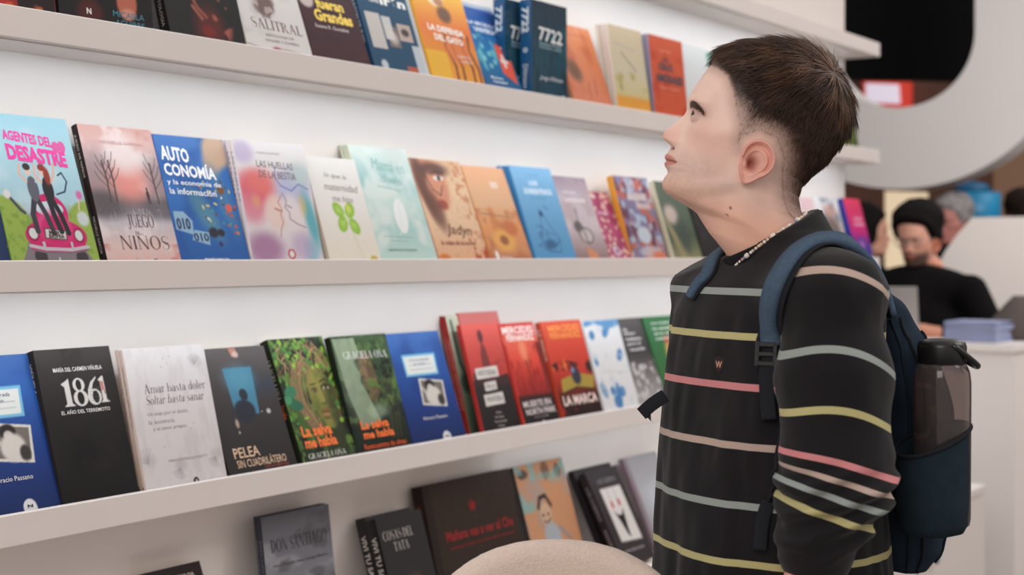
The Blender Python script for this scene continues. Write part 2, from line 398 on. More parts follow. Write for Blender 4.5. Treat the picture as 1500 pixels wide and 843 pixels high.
class Art:
    """paints flat print on a grid of points; u to the right, v up, both 0..1"""
    def __init__(s, nu, nv, ar):
        s.nu, s.nv, s.ar = nu, nv, ar
        u, v = np.meshgrid(np.linspace(0, 1, nu), np.linspace(0, 1, nv), indexing='xy')
        s.u, s.v = u.ravel(), v.ravel(); s.c = np.zeros((nu*nv, 3)); s.px = 1.0/nv
    def mix(s, col, a):
        a = np.clip(a, 0, 1)[:, None]; s.c = s.c*(1-a)+np.asarray(col, float)*a; return s
    def fill(s, col): return s.mix(col, np.ones(len(s.u)))
    def grad(s, *st):
        """vertical stops (v, colour) from bottom to top"""
        vs = [p[0] for p in st]; s.c = np.stack([np.interp(s.v, vs, [p[1][k] for p in st]) for k in range(3)], 1); return s
    def ell(s, u, v, ru, rv, col, a=1, soft=.12, rot=0):
        x = (s.u-u)*s.ar; y = s.v-v; c, n = math.cos(rot), math.sin(rot)
        x, y = x*c+y*n, -x*n+y*c
        d = np.sqrt((x/(ru*s.ar))**2+(y/rv)**2)
        return s.mix(col, a*(1-sstep(1-soft, 1+soft, d)))
    def line(s, pts, w, col, a=1):
        for (u0, v0), (u1, v1) in zip(pts[:-1], pts[1:]):
            ax, ay = u0*s.ar, v0; bx, by = u1*s.ar, v1; dx, dy = bx-ax, by-ay
            X, Y = s.u*s.ar, s.v
            t = np.clip(((X-ax)*dx+(Y-ay)*dy)/max(dx*dx+dy*dy, 1e-9), 0, 1)
            d = np.hypot(X-ax-t*dx, Y-ay-t*dy)
            s.mix(col, a*(1-sstep(w/2-s.px*.5, w/2+s.px*.7, d)))
        return s
    def poly(s, pts, col, a=1):
        d = poly_sd([(x*s.ar, y) for x, y in pts], s.u*s.ar, s.v)
        return s.mix(col, sstep(-s.px*.6, s.px*.6, d)*float(a))
    def rect(s, u0, v0, u1, v1, col, a=1): return s.mix(col, a*((s.u >= u0) & (s.u <= u1) & (s.v >= v0) & (s.v <= v1)))
    def noise(s, sc, col, lo=.45, hi=.7, a=1, seed=0, mask=None, st=(1, 1)):
        n = fbm(np.stack([s.u*s.ar*st[0], s.v*st[1]], 1), sc, seed)
        m = sstep(lo, hi, n)*a
        return s.mix(col, m if mask is None else m*mask)
    def inell(s, u, v, ru, rv, soft=.3): return 1-sstep(1-soft, 1+soft, np.sqrt(((s.u-u)/ru)**2+((s.v-v)/rv)**2))

_mc = {}
def ink(col):
    k = tuple(int(x) for x in col)
    if k not in _mc: _mc[k] = mat('printing_ink', k, .5, spec=.3)
    return _mc[k]
M_print = attr_mat('printed_cover', 'art', .5, .18)
M_gloss = attr_mat('glossy_printed_cover', 'art', .16, .45)
M_page = mat('page_block', (225, 212, 192), .9, bump=(900, .5))

def text_mesh(txt, bold=0.0, shear=0.0):
    cu = bpy.data.curves.new('lettering', 'FONT'); cu.body = txt; cu.offset = bold; cu.resolution_u = 2
    cu.shear = shear; cu.size = 1.0
    o = bpy.data.objects.new('lettering', cu)
    me = bpy.data.meshes.new_from_object(o)
    n = len(me.vertices); V = np.empty(n*3); me.vertices.foreach_get('co', V); V = V.reshape(-1, 3)[:, :2]
    F = [list(p.vertices) for p in me.polygons]
    bpy.data.objects.remove(o); bpy.data.curves.remove(cu); bpy.data.meshes.remove(me)
    return V, F
def lettering(items, name, parent, w, h, col, spineT=None):
    """items: (text, u0, u1, v0, v1[, bold[, shear[, slope]]]); each is fitted into its box on the cover (or the spine)"""
    b = MB()
    for it in items:
        txt, u0, u1, v0, v1 = it[:5]; bold = it[5] if len(it) > 5 else 0.0; sh = it[6] if len(it) > 6 else 0.0; sl = it[7] if len(it) > 7 else 0.0
        V, F = serif_mesh(txt[1:], sh) if txt[0] == '~' else text_mesh(txt, bold, sh)
        if not len(V): continue
        lo, hi = V.min(0), V.max(0); N = (V-lo)/(hi-lo)
        if spineT is None:
            U = u0+(u1-u0)*N[:, 0]; W = v0+(v1-v0)*N[:, 1]+sl*N[:, 0]
            P = np.stack([U*w, np.full(len(U), -.0005), W*h], 1)
        else:   # reads downwards on the spine; v1 is the start
            P = np.stack([np.full(len(N), -.0019), spineT*(u1+(u0-u1)*N[:, 1]), h*(v1+(v0-v1)*N[:, 0])], 1)
        b.add(P, F)
    o = b.build(name, ink(col), parent)
    o.data.materials[0] = ink(col)
    return o

def book_parts(root, w, h, T, art, spine, texts, stexts, N=(30, 44), gloss=False, back=None, pages=None):
    nu, nv = int(N[0]*1.3), int(N[1]*1.3)
    A = Art(nu, nv, w/h)
    if art: art(A)
    else: A.fill(spine)
    A.c = A.c*.90+np.array([2., 1, 0])
    C0 = lin(A.c)
    V = np.stack([A.u*w, np.zeros(len(A.u)), A.v*h], 1)
    i, j = np.meshgrid(np.arange(nu-1), np.arange(nv-1), indexing='xy'); a = (j*nu+i).ravel()
    F = np.stack([a, a+1, a+nu+1, a+nu], 1)
    n0 = len(V); e = .0007
    sp = lin(spine); bk = lin(back if back is not None else spine)
    # spine (rounded slightly), back board, thin board edges
    SV = []; SC_ = []
    ys = np.linspace(0, 1, 5)
    for zz in (0, h):
        for y in ys: SV.append((-.0012*math.sin(PI*y), y*T, zz)); SC_.append(sp)
    SF = [[n0+k, n0+5+k, n0+6+k, n0+k+1] for k in range(4)]
    m0 = n0+10
    BV = [(0, T, 0), (w, T, 0), (w, T, h), (0, T, h)]
    BF = [[m0, m0+3, m0+2, m0+1]]
    # inner faces of both boards + edges
    k0 = m0+4
    EV = [(0, e, 0), (w, e, 0), (w, e, h), (0, e, h), (0, T-e, 0), (w, T-e, 0), (w, T-e, h), (0, T-e, h),
          (0, 0, 0), (w, 0, 0), (w, 0, h), (0, 0, h)]
    EF = [[k0, k0+3, k0+2, k0+1], [k0+4, k0+5, k0+6, k0+7], [k0+8, k0, k0+1, k0+9], [k0+9, k0+1, k0+2, k0+10], [k0+10, k0+2, k0+3, k0+11],
          [k0+4, m0, m0+1, k0+5], [k0+5, m0+1, m0+2, k0+6], [k0+6, m0+2, m0+3, k0+7]]
    V = np.concatenate([V, SV, BV, EV]); col = np.concatenate([C0, SC_, [bk]*4, [bk*.5+sp*.5]*12])
    F = np.concatenate([F, np.array(SF+BF+EF)])
    mesh_np('cover', V, F, M_gloss if gloss else M_print, root, False, col)
    MB().box((.0006, e, .001), (w-.001, T-e, h-.001)).build('page_block', pages or M_page, root)
    names = ['title_lettering', 'author_lettering', 'subtitle_lettering', 'small_lettering', 'publisher_mark']
    for q, (col_, items) in enumerate(texts):
        lettering(items, names[min(q, 4)], root, w, h, col_)
    for col_, items in stexts:
        lettering(items, 'spine_lettering', root, w, h, col_, T)

BOOKS = []
def book(row, bl, tl, br, T, label, group, art=None, spine=(200, 200, 200), texts=(), stexts=(), n=1, N=(30, 44), L=None, gloss=False,
         s=.004, ytop=None, back=None, w=None, copies=None, cat='book'):
    zf = {'A': ZS[1]-.0115, 'B': ZS[2]-.0115, 'C': ZS[3]-.0115, 'D': .6205}[row]
    if row != 'D':
        yb = Y0+.010+s
        x0 = at_y(bl, 374, yb)[0]
        P = at_x(tl[0], tl[1], x0); dy, dz = P[1]-yb, P[2]-zf
        if w is None: w = at_y(br, 374, yb)[0]-x0
        H = math.hypot(dy, dz); ang = math.atan2(dy, dz)
        if L: H = L
    else:   # tl = top-left corner, bl = another point (px, py) on the left edge, ytop = distance of the top
        P = at_y(tl[0], tl[1], ytop); x0 = P[0]
        Q = at_x(bl[0], bl[1], x0)
        ang = math.atan2(P[1]-Q[1], P[2]-Q[2]); ang = max(.02, min(ang, .5))
        H = (P[2]-zf)/math.cos(ang); yb = P[1]-H*math.sin(ang)
        if w is None:
            R = at_y(br[0], br[1], P[1]); w = R[0]-x0
    lift = T*math.sin(ang)+.0006; z0 = zf+lift; H -= lift/math.cos(ang); yb += lift*math.tan(ang)
    print('BOOK %-1s x=%.2f w=%.3f H=%.3f lean=%.1f T=%.3f  %s' % (row, x0, w, H, math.degrees(ang), T, label[:40]))
    if row == 'D': print('   corners', [round(float(t), 3) for t in (x0, P[1], P[2])], 'lip end', yb, z0)
    root = empty('book', (x0, yb, z0), (-ang, 0, 0), label, cat, group)
    book_parts(root, w, H, T, art, spine, texts, stexts, N, gloss, back)
    BOOKS.append(root)
    tb = yb+(T*n+.0012*(n-1))/math.cos(ang)+H*math.sin(ang)
    if tb > YW: print('   TOUCHES WALL by', round(tb-YW, 3))
    kids = list(root.children)
    for k in range(1, n):
        c = root.copy(); C.objects.link(c)
        off = k*(T+.0012)
        c.location = (x0+(.0015 if k % 2 else -.001), yb+off/math.cos(ang)+.0003, z0)
        c.rotation_euler = (-ang, 0, 0)
        c['label'] = copies[k-1]
        for ch in kids:
            if 'lettering' in ch.name and not ch.name.startswith('spine') or ch.name.startswith('publisher'): continue
            d = ch.copy(); C.objects.link(d); d.parent = c
    return root

WH = (235, 230, 226); BK = (22, 19, 20)
GA, GB, GC, GD = 'books on the highest shelf row in view', 'books on the eye-level shelf', 'books on the lower white shelf', 'books standing on the base cabinet'

# ======================= row B (eye level)
def a_navy(A): A.fill((22, 48, 92)).noise(14, (170, 150, 120), .66, .75, .8, 3)
book('B', -92, (-140, 165), 19, .014, 'dark navy book at the left picture edge beside the pink car book', GB, a_navy, (20, 40, 80), s=.007)

def a_car(A):
    A.grad((0, (120, 112, 118)), (.28, (150, 140, 150)), (.42, (170, 208, 222)), (.75, (176, 216, 228)), (1, (158, 204, 220)))
    A.noise(5, (205, 225, 230), .5, .8, .6, 2)
    A.ell(.02, .16, .33, .29, (150, 176, 76), soft=.05).ell(.98, .14, .30, .29, (150, 176, 76), soft=.05)
    A.noise(22, (110, 148, 52), .5, .7, .6, 5, A.inell(.02, .16, .33, .28)+A.inell(.98, .14, .3, .28))
    A.poly([(.10, 0), (.95, 0), (.66, .32), (.38, .32)], (128, 120, 126)).poly([(.52, 0), (.55, 0), (.54, .05), (.525, .05)], (210, 205, 200))
    P = (205, 28, 104); D = (150, 14, 74); LP = (232, 96, 150)
    # car: wheels, body, roof, windscreen, bonnet, lamps, bumper
    A.ell(.33, .055, .07, .05, (60, 52, 58)).ell(.80, .045, .07, .05, (60, 52, 58))
    A.ell(.56, .19, .35, .115, P, soft=.04).ell(.55, .34, .20, .13, P, soft=.04).rect(.24, .09, .88, .15, P)
    A.ell(.55, .37, .16, .05, (206, 222, 232), soft=.05).ell(.56, .25, .19, .11, LP, a=.8, soft=.3).ell(.56, .23, .16, .095, P, soft=.2)
    A.ell(.30, .205, .065, .05, D, soft=.1).ell(.30, .205, .048, .036, (214, 220, 216), soft=.15).ell(.82, .195, .06, .05, D, soft=.1).ell(.82, .195, .045, .036, (214, 220, 216), soft=.15)
    A.line([(.24, .125), (.40, .105), (.70, .10), (.90, .12)], .022, (196, 192, 200)).line([(.24, .10), (.40, .082), (.70, .078), (.90, .10)], .010, (120, 110, 118))
    A.rect(.38, .10, .41, .15, (190, 188, 196)).rect(.70, .095, .73, .15, (190, 188, 196))
    A.poly([(.43, .175), (.67, .165), (.68, .225), (.44, .24)], (214, 212, 206)).line([(.43, .175), (.67, .165), (.68, .225), (.44, .24), (.43, .175)], .006, (80, 60, 66))
    # the couple sitting on the roof
    for (x, hc, k) in ((.40, (58, 40, 38), 0), (.57, (150, 52, 40), 1)):
        dk = (56, 54, 64) if k == 0 else (34, 32, 38)
        A.line([(x+.00, .43), (x+.02 if k else x-.05, .33), (x+.06 if k else x-.04, .22)], .036, dk).line([(x+.04, .43), (x+.10, .33), (x+.14, .21)], .034, dk)
        A.ell(x+.02, .50, .062, .085, dk if k else (96, 96, 108), soft=.08)
        A.line([(x-.04, .55), (x-.10, .60), (x-.08, .66)], .018, (222, 190, 176)).line([(x+.07, .55), (x+.12, .60), (x+.15, .68)], .018, (222, 190, 176) if k else (200, 200, 208))
        A.ell(x, .625, .036, .034, (232, 200, 184)).ell(x-.004, .648, .042, .024, hc)
        if k: A.ell(x+.04, .59, .035, .06, hc, soft=.3)
    A.line([(.68, .47), (.78, .49), (.83, .56), (.79, .62), (.74, .60)], .010, (40, 60, 86))
    A.ell(.80, .795, .045, .040, (226, 96, 168), soft=.05).ell(.87, .80, .045, .040, (226, 96, 168), soft=.05).line([(.84, .76), (.80, .66)], .004, (110, 90, 110))
    A.ell(.94, .47, .035, .03, (214, 110, 170), soft=.4).line([(.92, .44), (.90, .37)], .010, (226, 196, 184)).ell(.92, .31, .07, .05, (206, 212, 214), soft=.3)
    A.line([(.13, .44), (.22, .36), (.26, .34)], .02, (70, 72, 82)).ell(.11, .46, .04, .03, (226, 222, 222), soft=.3)
book('B', 21, (-33, 163), 149, .010, 'light blue book cover with a couple sitting on a pink car', GB, a_car, (120, 150, 60), s=.004, N=(118, 170),
     texts=[((222, 52, 150), [('AGENTES DEL', .21, .765, .825, .895, .035, 0, -.035), ('DESASTRE', .215, .89, .69, .80, .05, 0, -.035)]),
            ((60, 30, 40), [('MAR', .48, .60, .200, .228, .02, 0, -.006), ('BRIPER', .47, .65, .177, .2, .02, 0, -.004)])])

def a_juego(A):
    A.grad((0, (222, 178, 172)), (.12, (226, 196, 190)), (.32, (196, 190, 200)), (.44, (116, 108, 118)), (.55, (226, 158, 150)), (.75, (230, 200, 198)), (1, (216, 168, 160)))
    A.noise(7, (198, 128, 118), .5, .75, .7, 1, A.v > .72).noise(9, (240, 226, 224), .5, .8, .7, 4)
    A.ell(.12, .60, .26, .20, (150, 134, 140), .75, .6).ell(.95, .60, .22, .18, (150, 138, 144), .75, .6).ell(.10, .42, .35, .10, (92, 84, 88), .9, .5).ell(.9, .40, .35, .08, (100, 94, 100), .8, .5)
    A.ell(.50, .60, .24, .15, (240, 150, 140), .8, .6).ell(.52, .80, .22, .14, (242, 228, 226), .9, .6)
    T = (86, 70, 72)
    for x, d in ((.22, 1), (.86, -1), (.30, 1)):
        A.line([(x, .44), (x+.01*d, .6), (x-.01, .74)], .012, T)
        for k in range(6):
            y = .55+.03*k; A.line([(x, y), (x+.09*d*(1 if k % 2 else -1)*(1-.1*k), y+.06), (x+.13*d*(1 if k % 2 else -1)*(1-.1*k), y+.11)], .005, T, .8)
    A.ell(.73, .50, .022, .034, (72, 54, 60)).ell(.73, .545, .012, .013, (72, 54, 60)).line([(.72, .47), (.72, .44)], .008, (72, 54, 60)).line([(.74, .47), (.745, .44)], .008, (72, 54, 60))
    A.noise(20, (210, 205, 212), .5, .8, .5, 8, (A.v < .40)*1.0, (3, .6)).noise(8, (205, 130, 122), .5, .75, .8, 9, (A.v < .14)*1.0)
book('B', 160, (112, 181), 270, .015, 'pinkish book with misty trees and a lone figure, beside the pink car book', GB, a_juego, (44, 34, 36), s=.004, N=(100, 150),
     texts=[((96, 48, 46), [('~JUEGO', .37, .72, .245, .355, .0, 0), ('~DE', .44, .50, .205, .232), ('~NI\u00d1OS', .22, .86, .10, .215, .0, 0)]),
            ((190, 140, 136), [('MICHELLE GARCIA', .24, .80, .868, .892)]), ((70, 50, 52), [('JG', .60, .66, .005, .035, .04)])],
     stexts=[((215, 205, 200), [('JUEGO DE NI\u00d1OS', .3, .75, .62, .93, .01), ('MICHELLE GARCIA', .35, .7, .08, .34)])])

def a_auto(A):
    A.grad((0, (36, 92, 168)), (.5, (50, 112, 190)), (1, (70, 120, 190))).noise(4, (34, 84, 158), .4, .7, .6, 6)
    A.ell(.86, .90, .20, .14, (204, 172, 148), soft=.25).ell(.76, .80, .13, .10, (204, 172, 148), .8, .4)
    A.ell(.50, .38, .12, .22, (96, 150, 160), .7, .6, .5).ell(.82, .48, .10, .25, (88, 140, 170), .6, .6, .2)
    rnd = random.Random(4)
    for k in range(34):
        c = rnd.choice([(226, 150, 70), (214, 86, 70), (236, 216, 130), (90, 170, 120), (240, 240, 240), (110, 70, 50)])
        u = rnd.gauss(.83, .06) if k % 2 else rnd.gauss(.52, .07); v = rnd.uniform(.22, .66)
        A.ell(u, v, rnd.uniform(.012, .03), rnd.uniform(.006, .014), c, .9, .2, rnd.uniform(0, 3))
    A.ell(.86, .44, .045, .032, (226, 104, 84), soft=.1).ell(.80, .58, .05, .035, (130, 88, 62), soft=.1)
    A.ell(.55, .24, .07, .04, (44, 44, 60), soft=.3).ell(.66, .24, .05, .03, (44, 44, 60), soft=.3).ell(.62, .15, .03, .02, (60, 50, 110), soft=.3)
    A.poly([(.03, .26), (.26, .22), (.28, .33), (.18, .40), (.04, .40)], (160, 196, 220), .9).poly([(.22, .18), (.46, .14), (.48, .24), (.28, .26)], (160, 196, 220), .9)
book('B', 268, (223, 196), 369, .014, 'bright blue book with bold white title and yellowish hand at top', GB, a_auto, (40, 90, 160), N=(90, 130),
     texts=[((240, 242, 244), [('AUTO', .05, .44, .80, .915, .03, 0, -.015), ('CONOM\u00cdA', .05, .78, .68, .80, .03, 0, -.02)]),
            ((236, 240, 244), [('y la econom\u00eda de', .05, .82, .60, .65, .01, 0, -.01), ('la informaci\u00f3n', .06, .72, .535, .585, .01, 0, -.01)]),
            ((240, 242, 244), [('TOM\u00c1S RIBALDI', .33, .68, .012, .045, .02)]), ((30, 50, 90), [('010', .05, .24, .26, .35, .03), ('010', .25, .46, .17, .235, .02)])])

def a_huella(A):
    A.grad((0, (226, 216, 222)), (.4, (236, 226, 228)), (1, (236, 232, 232)))
    A.ell(.20, .60, .26, .15, (226, 92, 110), .9, .5).ell(.30, .66, .22, .10, (240, 130, 120), .7, .6).ell(.12, .45, .16, .12, (226, 130, 150), .8, .6).ell(.18, .50, .06, .05, (240, 180, 120), .6, .8)
    A.ell(.72, .62, .24, .16, (186, 190, 222), .9, .5).ell(.86, .74, .16, .10, (196, 210, 212), .9, .6).ell(.92, .36, .08, .22, (90, 176, 190), .9, .6, .15).ell(.84, .10, .10, .12, (120, 190, 210), .7, .6)
    A.ell(.82, .48, .06, .08, (226, 190, 110), .6, .7).ell(.20, .12, .24, .13, (170, 120, 160), .85, .5).ell(.10, .90, .14, .09, (196, 180, 214), .8, .5).ell(.72, .14, .14, .12, (196, 170, 206), .7, .6)
    A.ell(.42, .42, .14, .14, (242, 214, 204), .9, .4).ell(.66, .42, .13, .15, (238, 226, 228), .9, .4)
    K = (150, 110, 140); B = (96, 110, 190)
    A.line([(.54, .56), (.48, .50), (.52, .44), (.49, .40), (.51, .34), (.46, .28), (.44, .22)], .007, (200, 120, 110)).line([(.56, .58), (.60, .52), (.57, .46), (.62, .42), (.61, .37), (.70, .33), (.82, .30)], .007, K)
    A.line([(.52, .80), (.50, .70), (.56, .64), (.70, .60), (.82, .66), (.95, .62)], .009, B, .8).line([(.42, .45), (.50, .43)], .008, (170, 60, 60)).line([(.60, .48), (.66, .46)], .007, (110, 80, 110))
    A.ell(.55, .08, .055, .042, (196, 60, 70), soft=.05).ell(.55, .08, .035, .028, (238, 230, 230), soft=.05)
book('B', 372.5, (340, 203), 476, .010, 'white watercolour book with pink and violet faces, front copy of its stack', GB, a_huella, (232, 222, 224), N=(88, 126),
     texts=[((120, 110, 118), [('LAS HUELLAS', .27, .78, .785, .84, .0, 0, -.01), ('DE LA BESTIA', .28, .80, .70, .76, .0, 0, -.01)]),
            ((170, 160, 168), [('MARIA BENITEZ', .30, .62, .895, .91)])],
     stexts=[((140, 110, 130), [('LAS HUELLAS', .3, .7, .5, .9)])],
     n=3, copies=['second copy of the pink and violet watercolour book, just behind its front copy', 'rearmost copy of the pink and violet watercolour book, its spine leftmost of the three'])

def a_trebol(A):
    A.grad((0, (232, 224, 206)), (.5, (236, 230, 224)), (1, (236, 232, 228)))
    for (u, v, r) in ((.40, .50, .6), (.62, .50, -.6), (.42, .37, -.5), (.64, .35, .5)):
        A.ell(u, v, .12, .06, (150, 196, 70), soft=.12, rot=PI/2+r).ell(u, v+.005, .05, .035, (190, 220, 110), .6, .6)
        A.line([(.53, .43), (u, v)], .004, (210, 226, 150))
    A.ell(.60, .52, .05, .035, (226, 220, 100), .7, .5).line([(.54, .42), (.58, .25), (.66, .06)], .006, (200, 205, 150)).ell(.86, .03, .08, .045, (206, 176, 60), soft=.1)
book('B', 487, (444, 228), 561, .006, 'cream book with a green four-leaf clover, front copy of its stack', GB, a_trebol, (226, 216, 204), N=(84, 120),
     texts=[((130, 116, 110), [('lo que la', .30, .72, .80, .86, -.005, .3, -.02), ('maternidad', .24, .90, .69, .76, -.005, .3, -.02), ('me hizo', .34, .74, .585, .645, -.005, .3, -.015)])],
     n=4, copies=['second copy of the four-leaf clover book, right behind the front one', 'third copy of the four-leaf clover book in its stack', 'rearmost copy of the four-leaf clover book, leftmost spine of its stack'])

def a_mama(A):
    A.grad((0, (196, 220, 212)), (.3, (170, 208, 204)), (.5, (196, 222, 216)), (.7, (160, 202, 202)), (1, (222, 230, 222)))
    A.noise(5, (222, 232, 226), .45, .75, .9, 12).ell(.75, .95, .2, .1, (206, 214, 210), .8, .6)
    A.ell(.56, .40, .11, .15, (240, 242, 240), soft=.08, rot=-.12).line([(.46, .24), (.52, .30)], .006, (240, 242, 240)).line([(.52, .30), (.58, .52)], .004, (206, 224, 222))
    A.line([(.30, .655), (.70, .62)], .006, (150, 178, 176)).line([(.16, .225), (.66, .215)], .005, (150, 176, 170)).line([(.25, .19), (.56, .185)], .005, (150, 176, 170)).line([(.35, .02), (.62, .015)], .005, (150, 176, 170))
book('B', 561, (509, 211), 644, .007, 'pale teal book with a white feather, front copy of its stack', GB, a_mama, (214, 216, 190), N=(80, 120),
     texts=[((130, 168, 160), [('Mam\u00e1 en', .30, .86, .80, .90, -.005, .25, -.03), ('duelo', .40, .76, .69, .76, -.005, .25, -.02)]),
            ((110, 140, 134), [('Isabel Romero Fernandez', .17, .66, .10, .125, .01)])],
     n=3, copies=['second copy of the pale teal feather book, behind its front copy', 'rearmost copy of the pale teal feather book, leftmost spine of its stack'])

def a_jadyn(A):
    A.grad((0, (226, 170, 130)), (.3, (232, 192, 158)), (.7, (232, 196, 160)), (1, (220, 176, 140)))
    A.noise(30, (206, 160, 120), .55, .8, .5, 3)
    A.ell(.30, .76, .30, .26, (206, 130, 100), .9, .25, .25).ell(.14, .74, .12, .32, (96, 60, 50), .9, .4, .12).ell(.40, .90, .28, .07, (88, 56, 48), .9, .5)
    A.ell(.36, .70, .16, .16, (214, 146, 116), .9, .4).ell(.47, .815, .10, .026, (236, 220, 210), soft=.15).ell(.48, .815, .035, .026, (52, 34, 30), soft=.15).line([(.34, .86), (.46, .885), (.60, .87)], .014, (80, 50, 42))
    A.line([(.22, .86), (.30, .70), (.42, .64), (.50, .74)], .012, (86, 54, 46)).ell(.40, .55, .10, .05, (150, 60, 50), .8, .4).ell(.24, .50, .12, .20, (110, 68, 58), .8, .5, .2)
    A.noise(16, (190, 120, 80), .5, .7, .7, 7, ((A.u+.25*A.v) > .92)*1.0).ell(.12, .035, .10, .035, (214, 120, 50), soft=.3)
    A.noise(24, (176, 60, 36), .5, .7, .9, 8, A.inell(.86, .12, .22, .16))
book('B', 646, (597, 231), 720, .016, 'orange sepia book with half a face peering out, hand-lettered title', GB, a_jadyn, (206, 120, 60), N=(74, 116),
     texts=[((96, 48, 34), [('Jadyn', .30, .80, .235, .365, .01, .3, -.02)]), ((130, 66, 44), [('la reina de la noche', .13, .80, .155, .20, .02, .2, .0)])],
     stexts=[((170, 70, 40), [('Jadyn la reina', .3, .7, .1, .8)])])

def a_orange(A):
    A.grad((0, (176, 110, 84)), (.1, (206, 140, 96)), (.35, (226, 150, 92)), (.6, (224, 176, 136)), (1, (232, 172, 130)))
    A.noise(6, (184, 110, 70), .48, .7, .8, 5, (A.v < .55)*1.0).ell(.35, .42, .08, .14, (206, 128, 70), .9, .3).ell(.45, .22, .26, .12, (234, 170, 86), .9, .3).ell(.45, .22, .10, .05, (150, 88, 60), .9, .3)
    A.ell(.70, .35, .16, .08, (196, 104, 60), .8, .4).rect(.55, .78, .72, .84, (240, 226, 220), .7).line([(.1, .5), (.8, .46)], .015, (150, 110, 90), .7).ell(.16, .06, .04, .05, (240, 236, 230), soft=.2).line([(.24, .045), (.5, .04)], .012, (226, 200, 190))
book('B', 723, (675, 242), 783, .013, 'apricot book with orange machinery scene, beside the half-face book', GB, a_orange, (220, 150, 90), N=(60, 96))

def a_blue(A):
    A.grad((0, (84, 150, 200)), (1, (128, 182, 222)))
    rnd = random.Random(8)
    for k in range(22):
        u = rnd.uniform(.2, .75); v = .08+rnd.random()*.32*(1-abs(u-.45)); A.line([(u, v), (u+rnd.uniform(-.12, .12), v+rnd.uniform(-.05, .06))], .007, (44, 86, 130), .8)
    A.line([(.42, .55), (.36, .35), (.26, .18), (.4, .1), (.66, .1), (.72, .24), (.56, .38), (.42, .55)], .007, (44, 86, 130)).ell(.46, .18, .14, .05, (40, 80, 124), .7, .5).ell(.43, .50, .05, .03, (40, 80, 124), soft=.3).line([(.55, .58), (.62, .55)], .01, (40, 80, 124))
book('B', 788, (745, 242), 847, .011, 'sky-blue book with a dark line drawing, front copy of its stack', GB, a_blue, (70, 140, 196), N=(56, 90),
     texts=[((216, 230, 240), [('LOS', .36, .56, .80, .85, .03), ('SORRENTINOS', .18, .86, .705, .765, .03)]), ((60, 100, 140), [('Virginia Rivas', .38, .66, .90, .915), ('una novela de amor', .3, .68, .66, .675)])],
     n=3, copies=['second copy of the sky-blue book, behind its front copy', 'rearmost copy of the sky-blue book, leftmost spine of its stack'])

def a_mauve(A):
    A.grad((0, (140, 112, 112)), (.4, (206, 190, 196)), (.75, (196, 180, 190)), (1, (150, 128, 146))).noise(5, (180, 158, 160), .45, .7, .6, 3)
    A.ell(.36, .40, .12, .07, (84, 84, 84), .9, .3).line([(.42, .62), (.40, .45), (.44, .34)], .014, (90, 84, 80)).ell(.52, .30, .20, .10, (110, 104, 104), soft=.05).ell(.52, .30, .16, .08, (200, 186, 186), soft=.05)
    A.line([(.46, .40), (.52, .20)], .02, (84, 80, 80)).poly([(.40, .17), (.62, .12), (.74, 0), (.40, 0)], (220, 140, 96), .9).rect(.2, .70, .8, .74, (230, 222, 226), .7).rect(.22, .80, .6, .83, (220, 206, 216), .6)
book('B', 846, (805, 257), 896, .012, 'mauve-grey book with a bicycle-like drawing, beside the sky-blue stack', GB, a_mauve, (170, 150, 160), N=(44, 70))

def a_beads(A):
    A.fill((178, 70, 110)).noise(9, (150, 50, 90), .45, .7, .8, 4)
    rnd = random.Random(5)
    for k in range(60):
        u, v = rnd.random(), rnd.random(); A.ell(u, v, .05, .026, (222, 182, 160), soft=.15).ell(u-.01, v+.006, .022, .012, (240, 220, 206), soft=.3)
    A.ell(.42, .14, .14, .07, (200, 196, 214), soft=.1).ell(.44, .14, .07, .035, (170, 80, 110), soft=.1).rect(.2, .66, .7, .72, (222, 190, 206), .6)
book('B', 897, (856, 280), 929, .010, 'magenta book scattered with pearly beads, lower than its neighbours', GB, a_beads, (160, 60, 96), N=(44, 70))

def a_mosaic(A):
    A.fill((128, 116, 150)).noise(10, (196, 96, 70), .5, .6, .9, 2).noise(12, (176, 190, 210), .55, .65, .9, 7).noise(9, (100, 50, 70), .6, .7, .9, 9)
    A.ell(.5, .30, .2, .1, (196, 206, 216), soft=.2).ell(.6, .1, .35, .07, (206, 200, 206), .8, .3).rect(.3, .72, .85, .80, (220, 206, 200), .8).rect(.5, .62, .9, .68, (220, 200, 190), .7).ell(.8, .06, .2, .05, (226, 110, 70), .8, .4)
book('B', 929, (896, 257), 979, .018, 'violet and orange mosaic book with a thick yellow spine', GB, a_mosaic, (230, 160, 60), N=(44, 70))
def a_olive(A):
    A.grad((0, (150, 140, 100)), (.3, (70, 84, 66)), (.6, (80, 96, 80)), (1, (84, 86, 70))).ell(.30, .58, .22, .12, (206, 180, 170), .9, .4).poly([(.0, .55), (.12, .5), (.62, 0), (.3, 0)], (156, 144, 104), .9).ell(.55, .3, .2, .2, (60, 72, 66), .8, .5)
book('B', 990, (956, 265), 1031, .014, 'olive green book with a cream spine, under his chin', GB, a_olive, (222, 214, 190), N=(36, 56))
book('B', 1033, (1003, 272), 1078, .016, 'black book with a violet corner at his collar, at eye level', GB, lambda A: A.fill((30, 26, 28)).rect(.45, 0, 1, .09, (150, 120, 180)).noise(6, (60, 50, 56), .5, .8, .7, 2), (24, 22, 24), N=(36, 56))
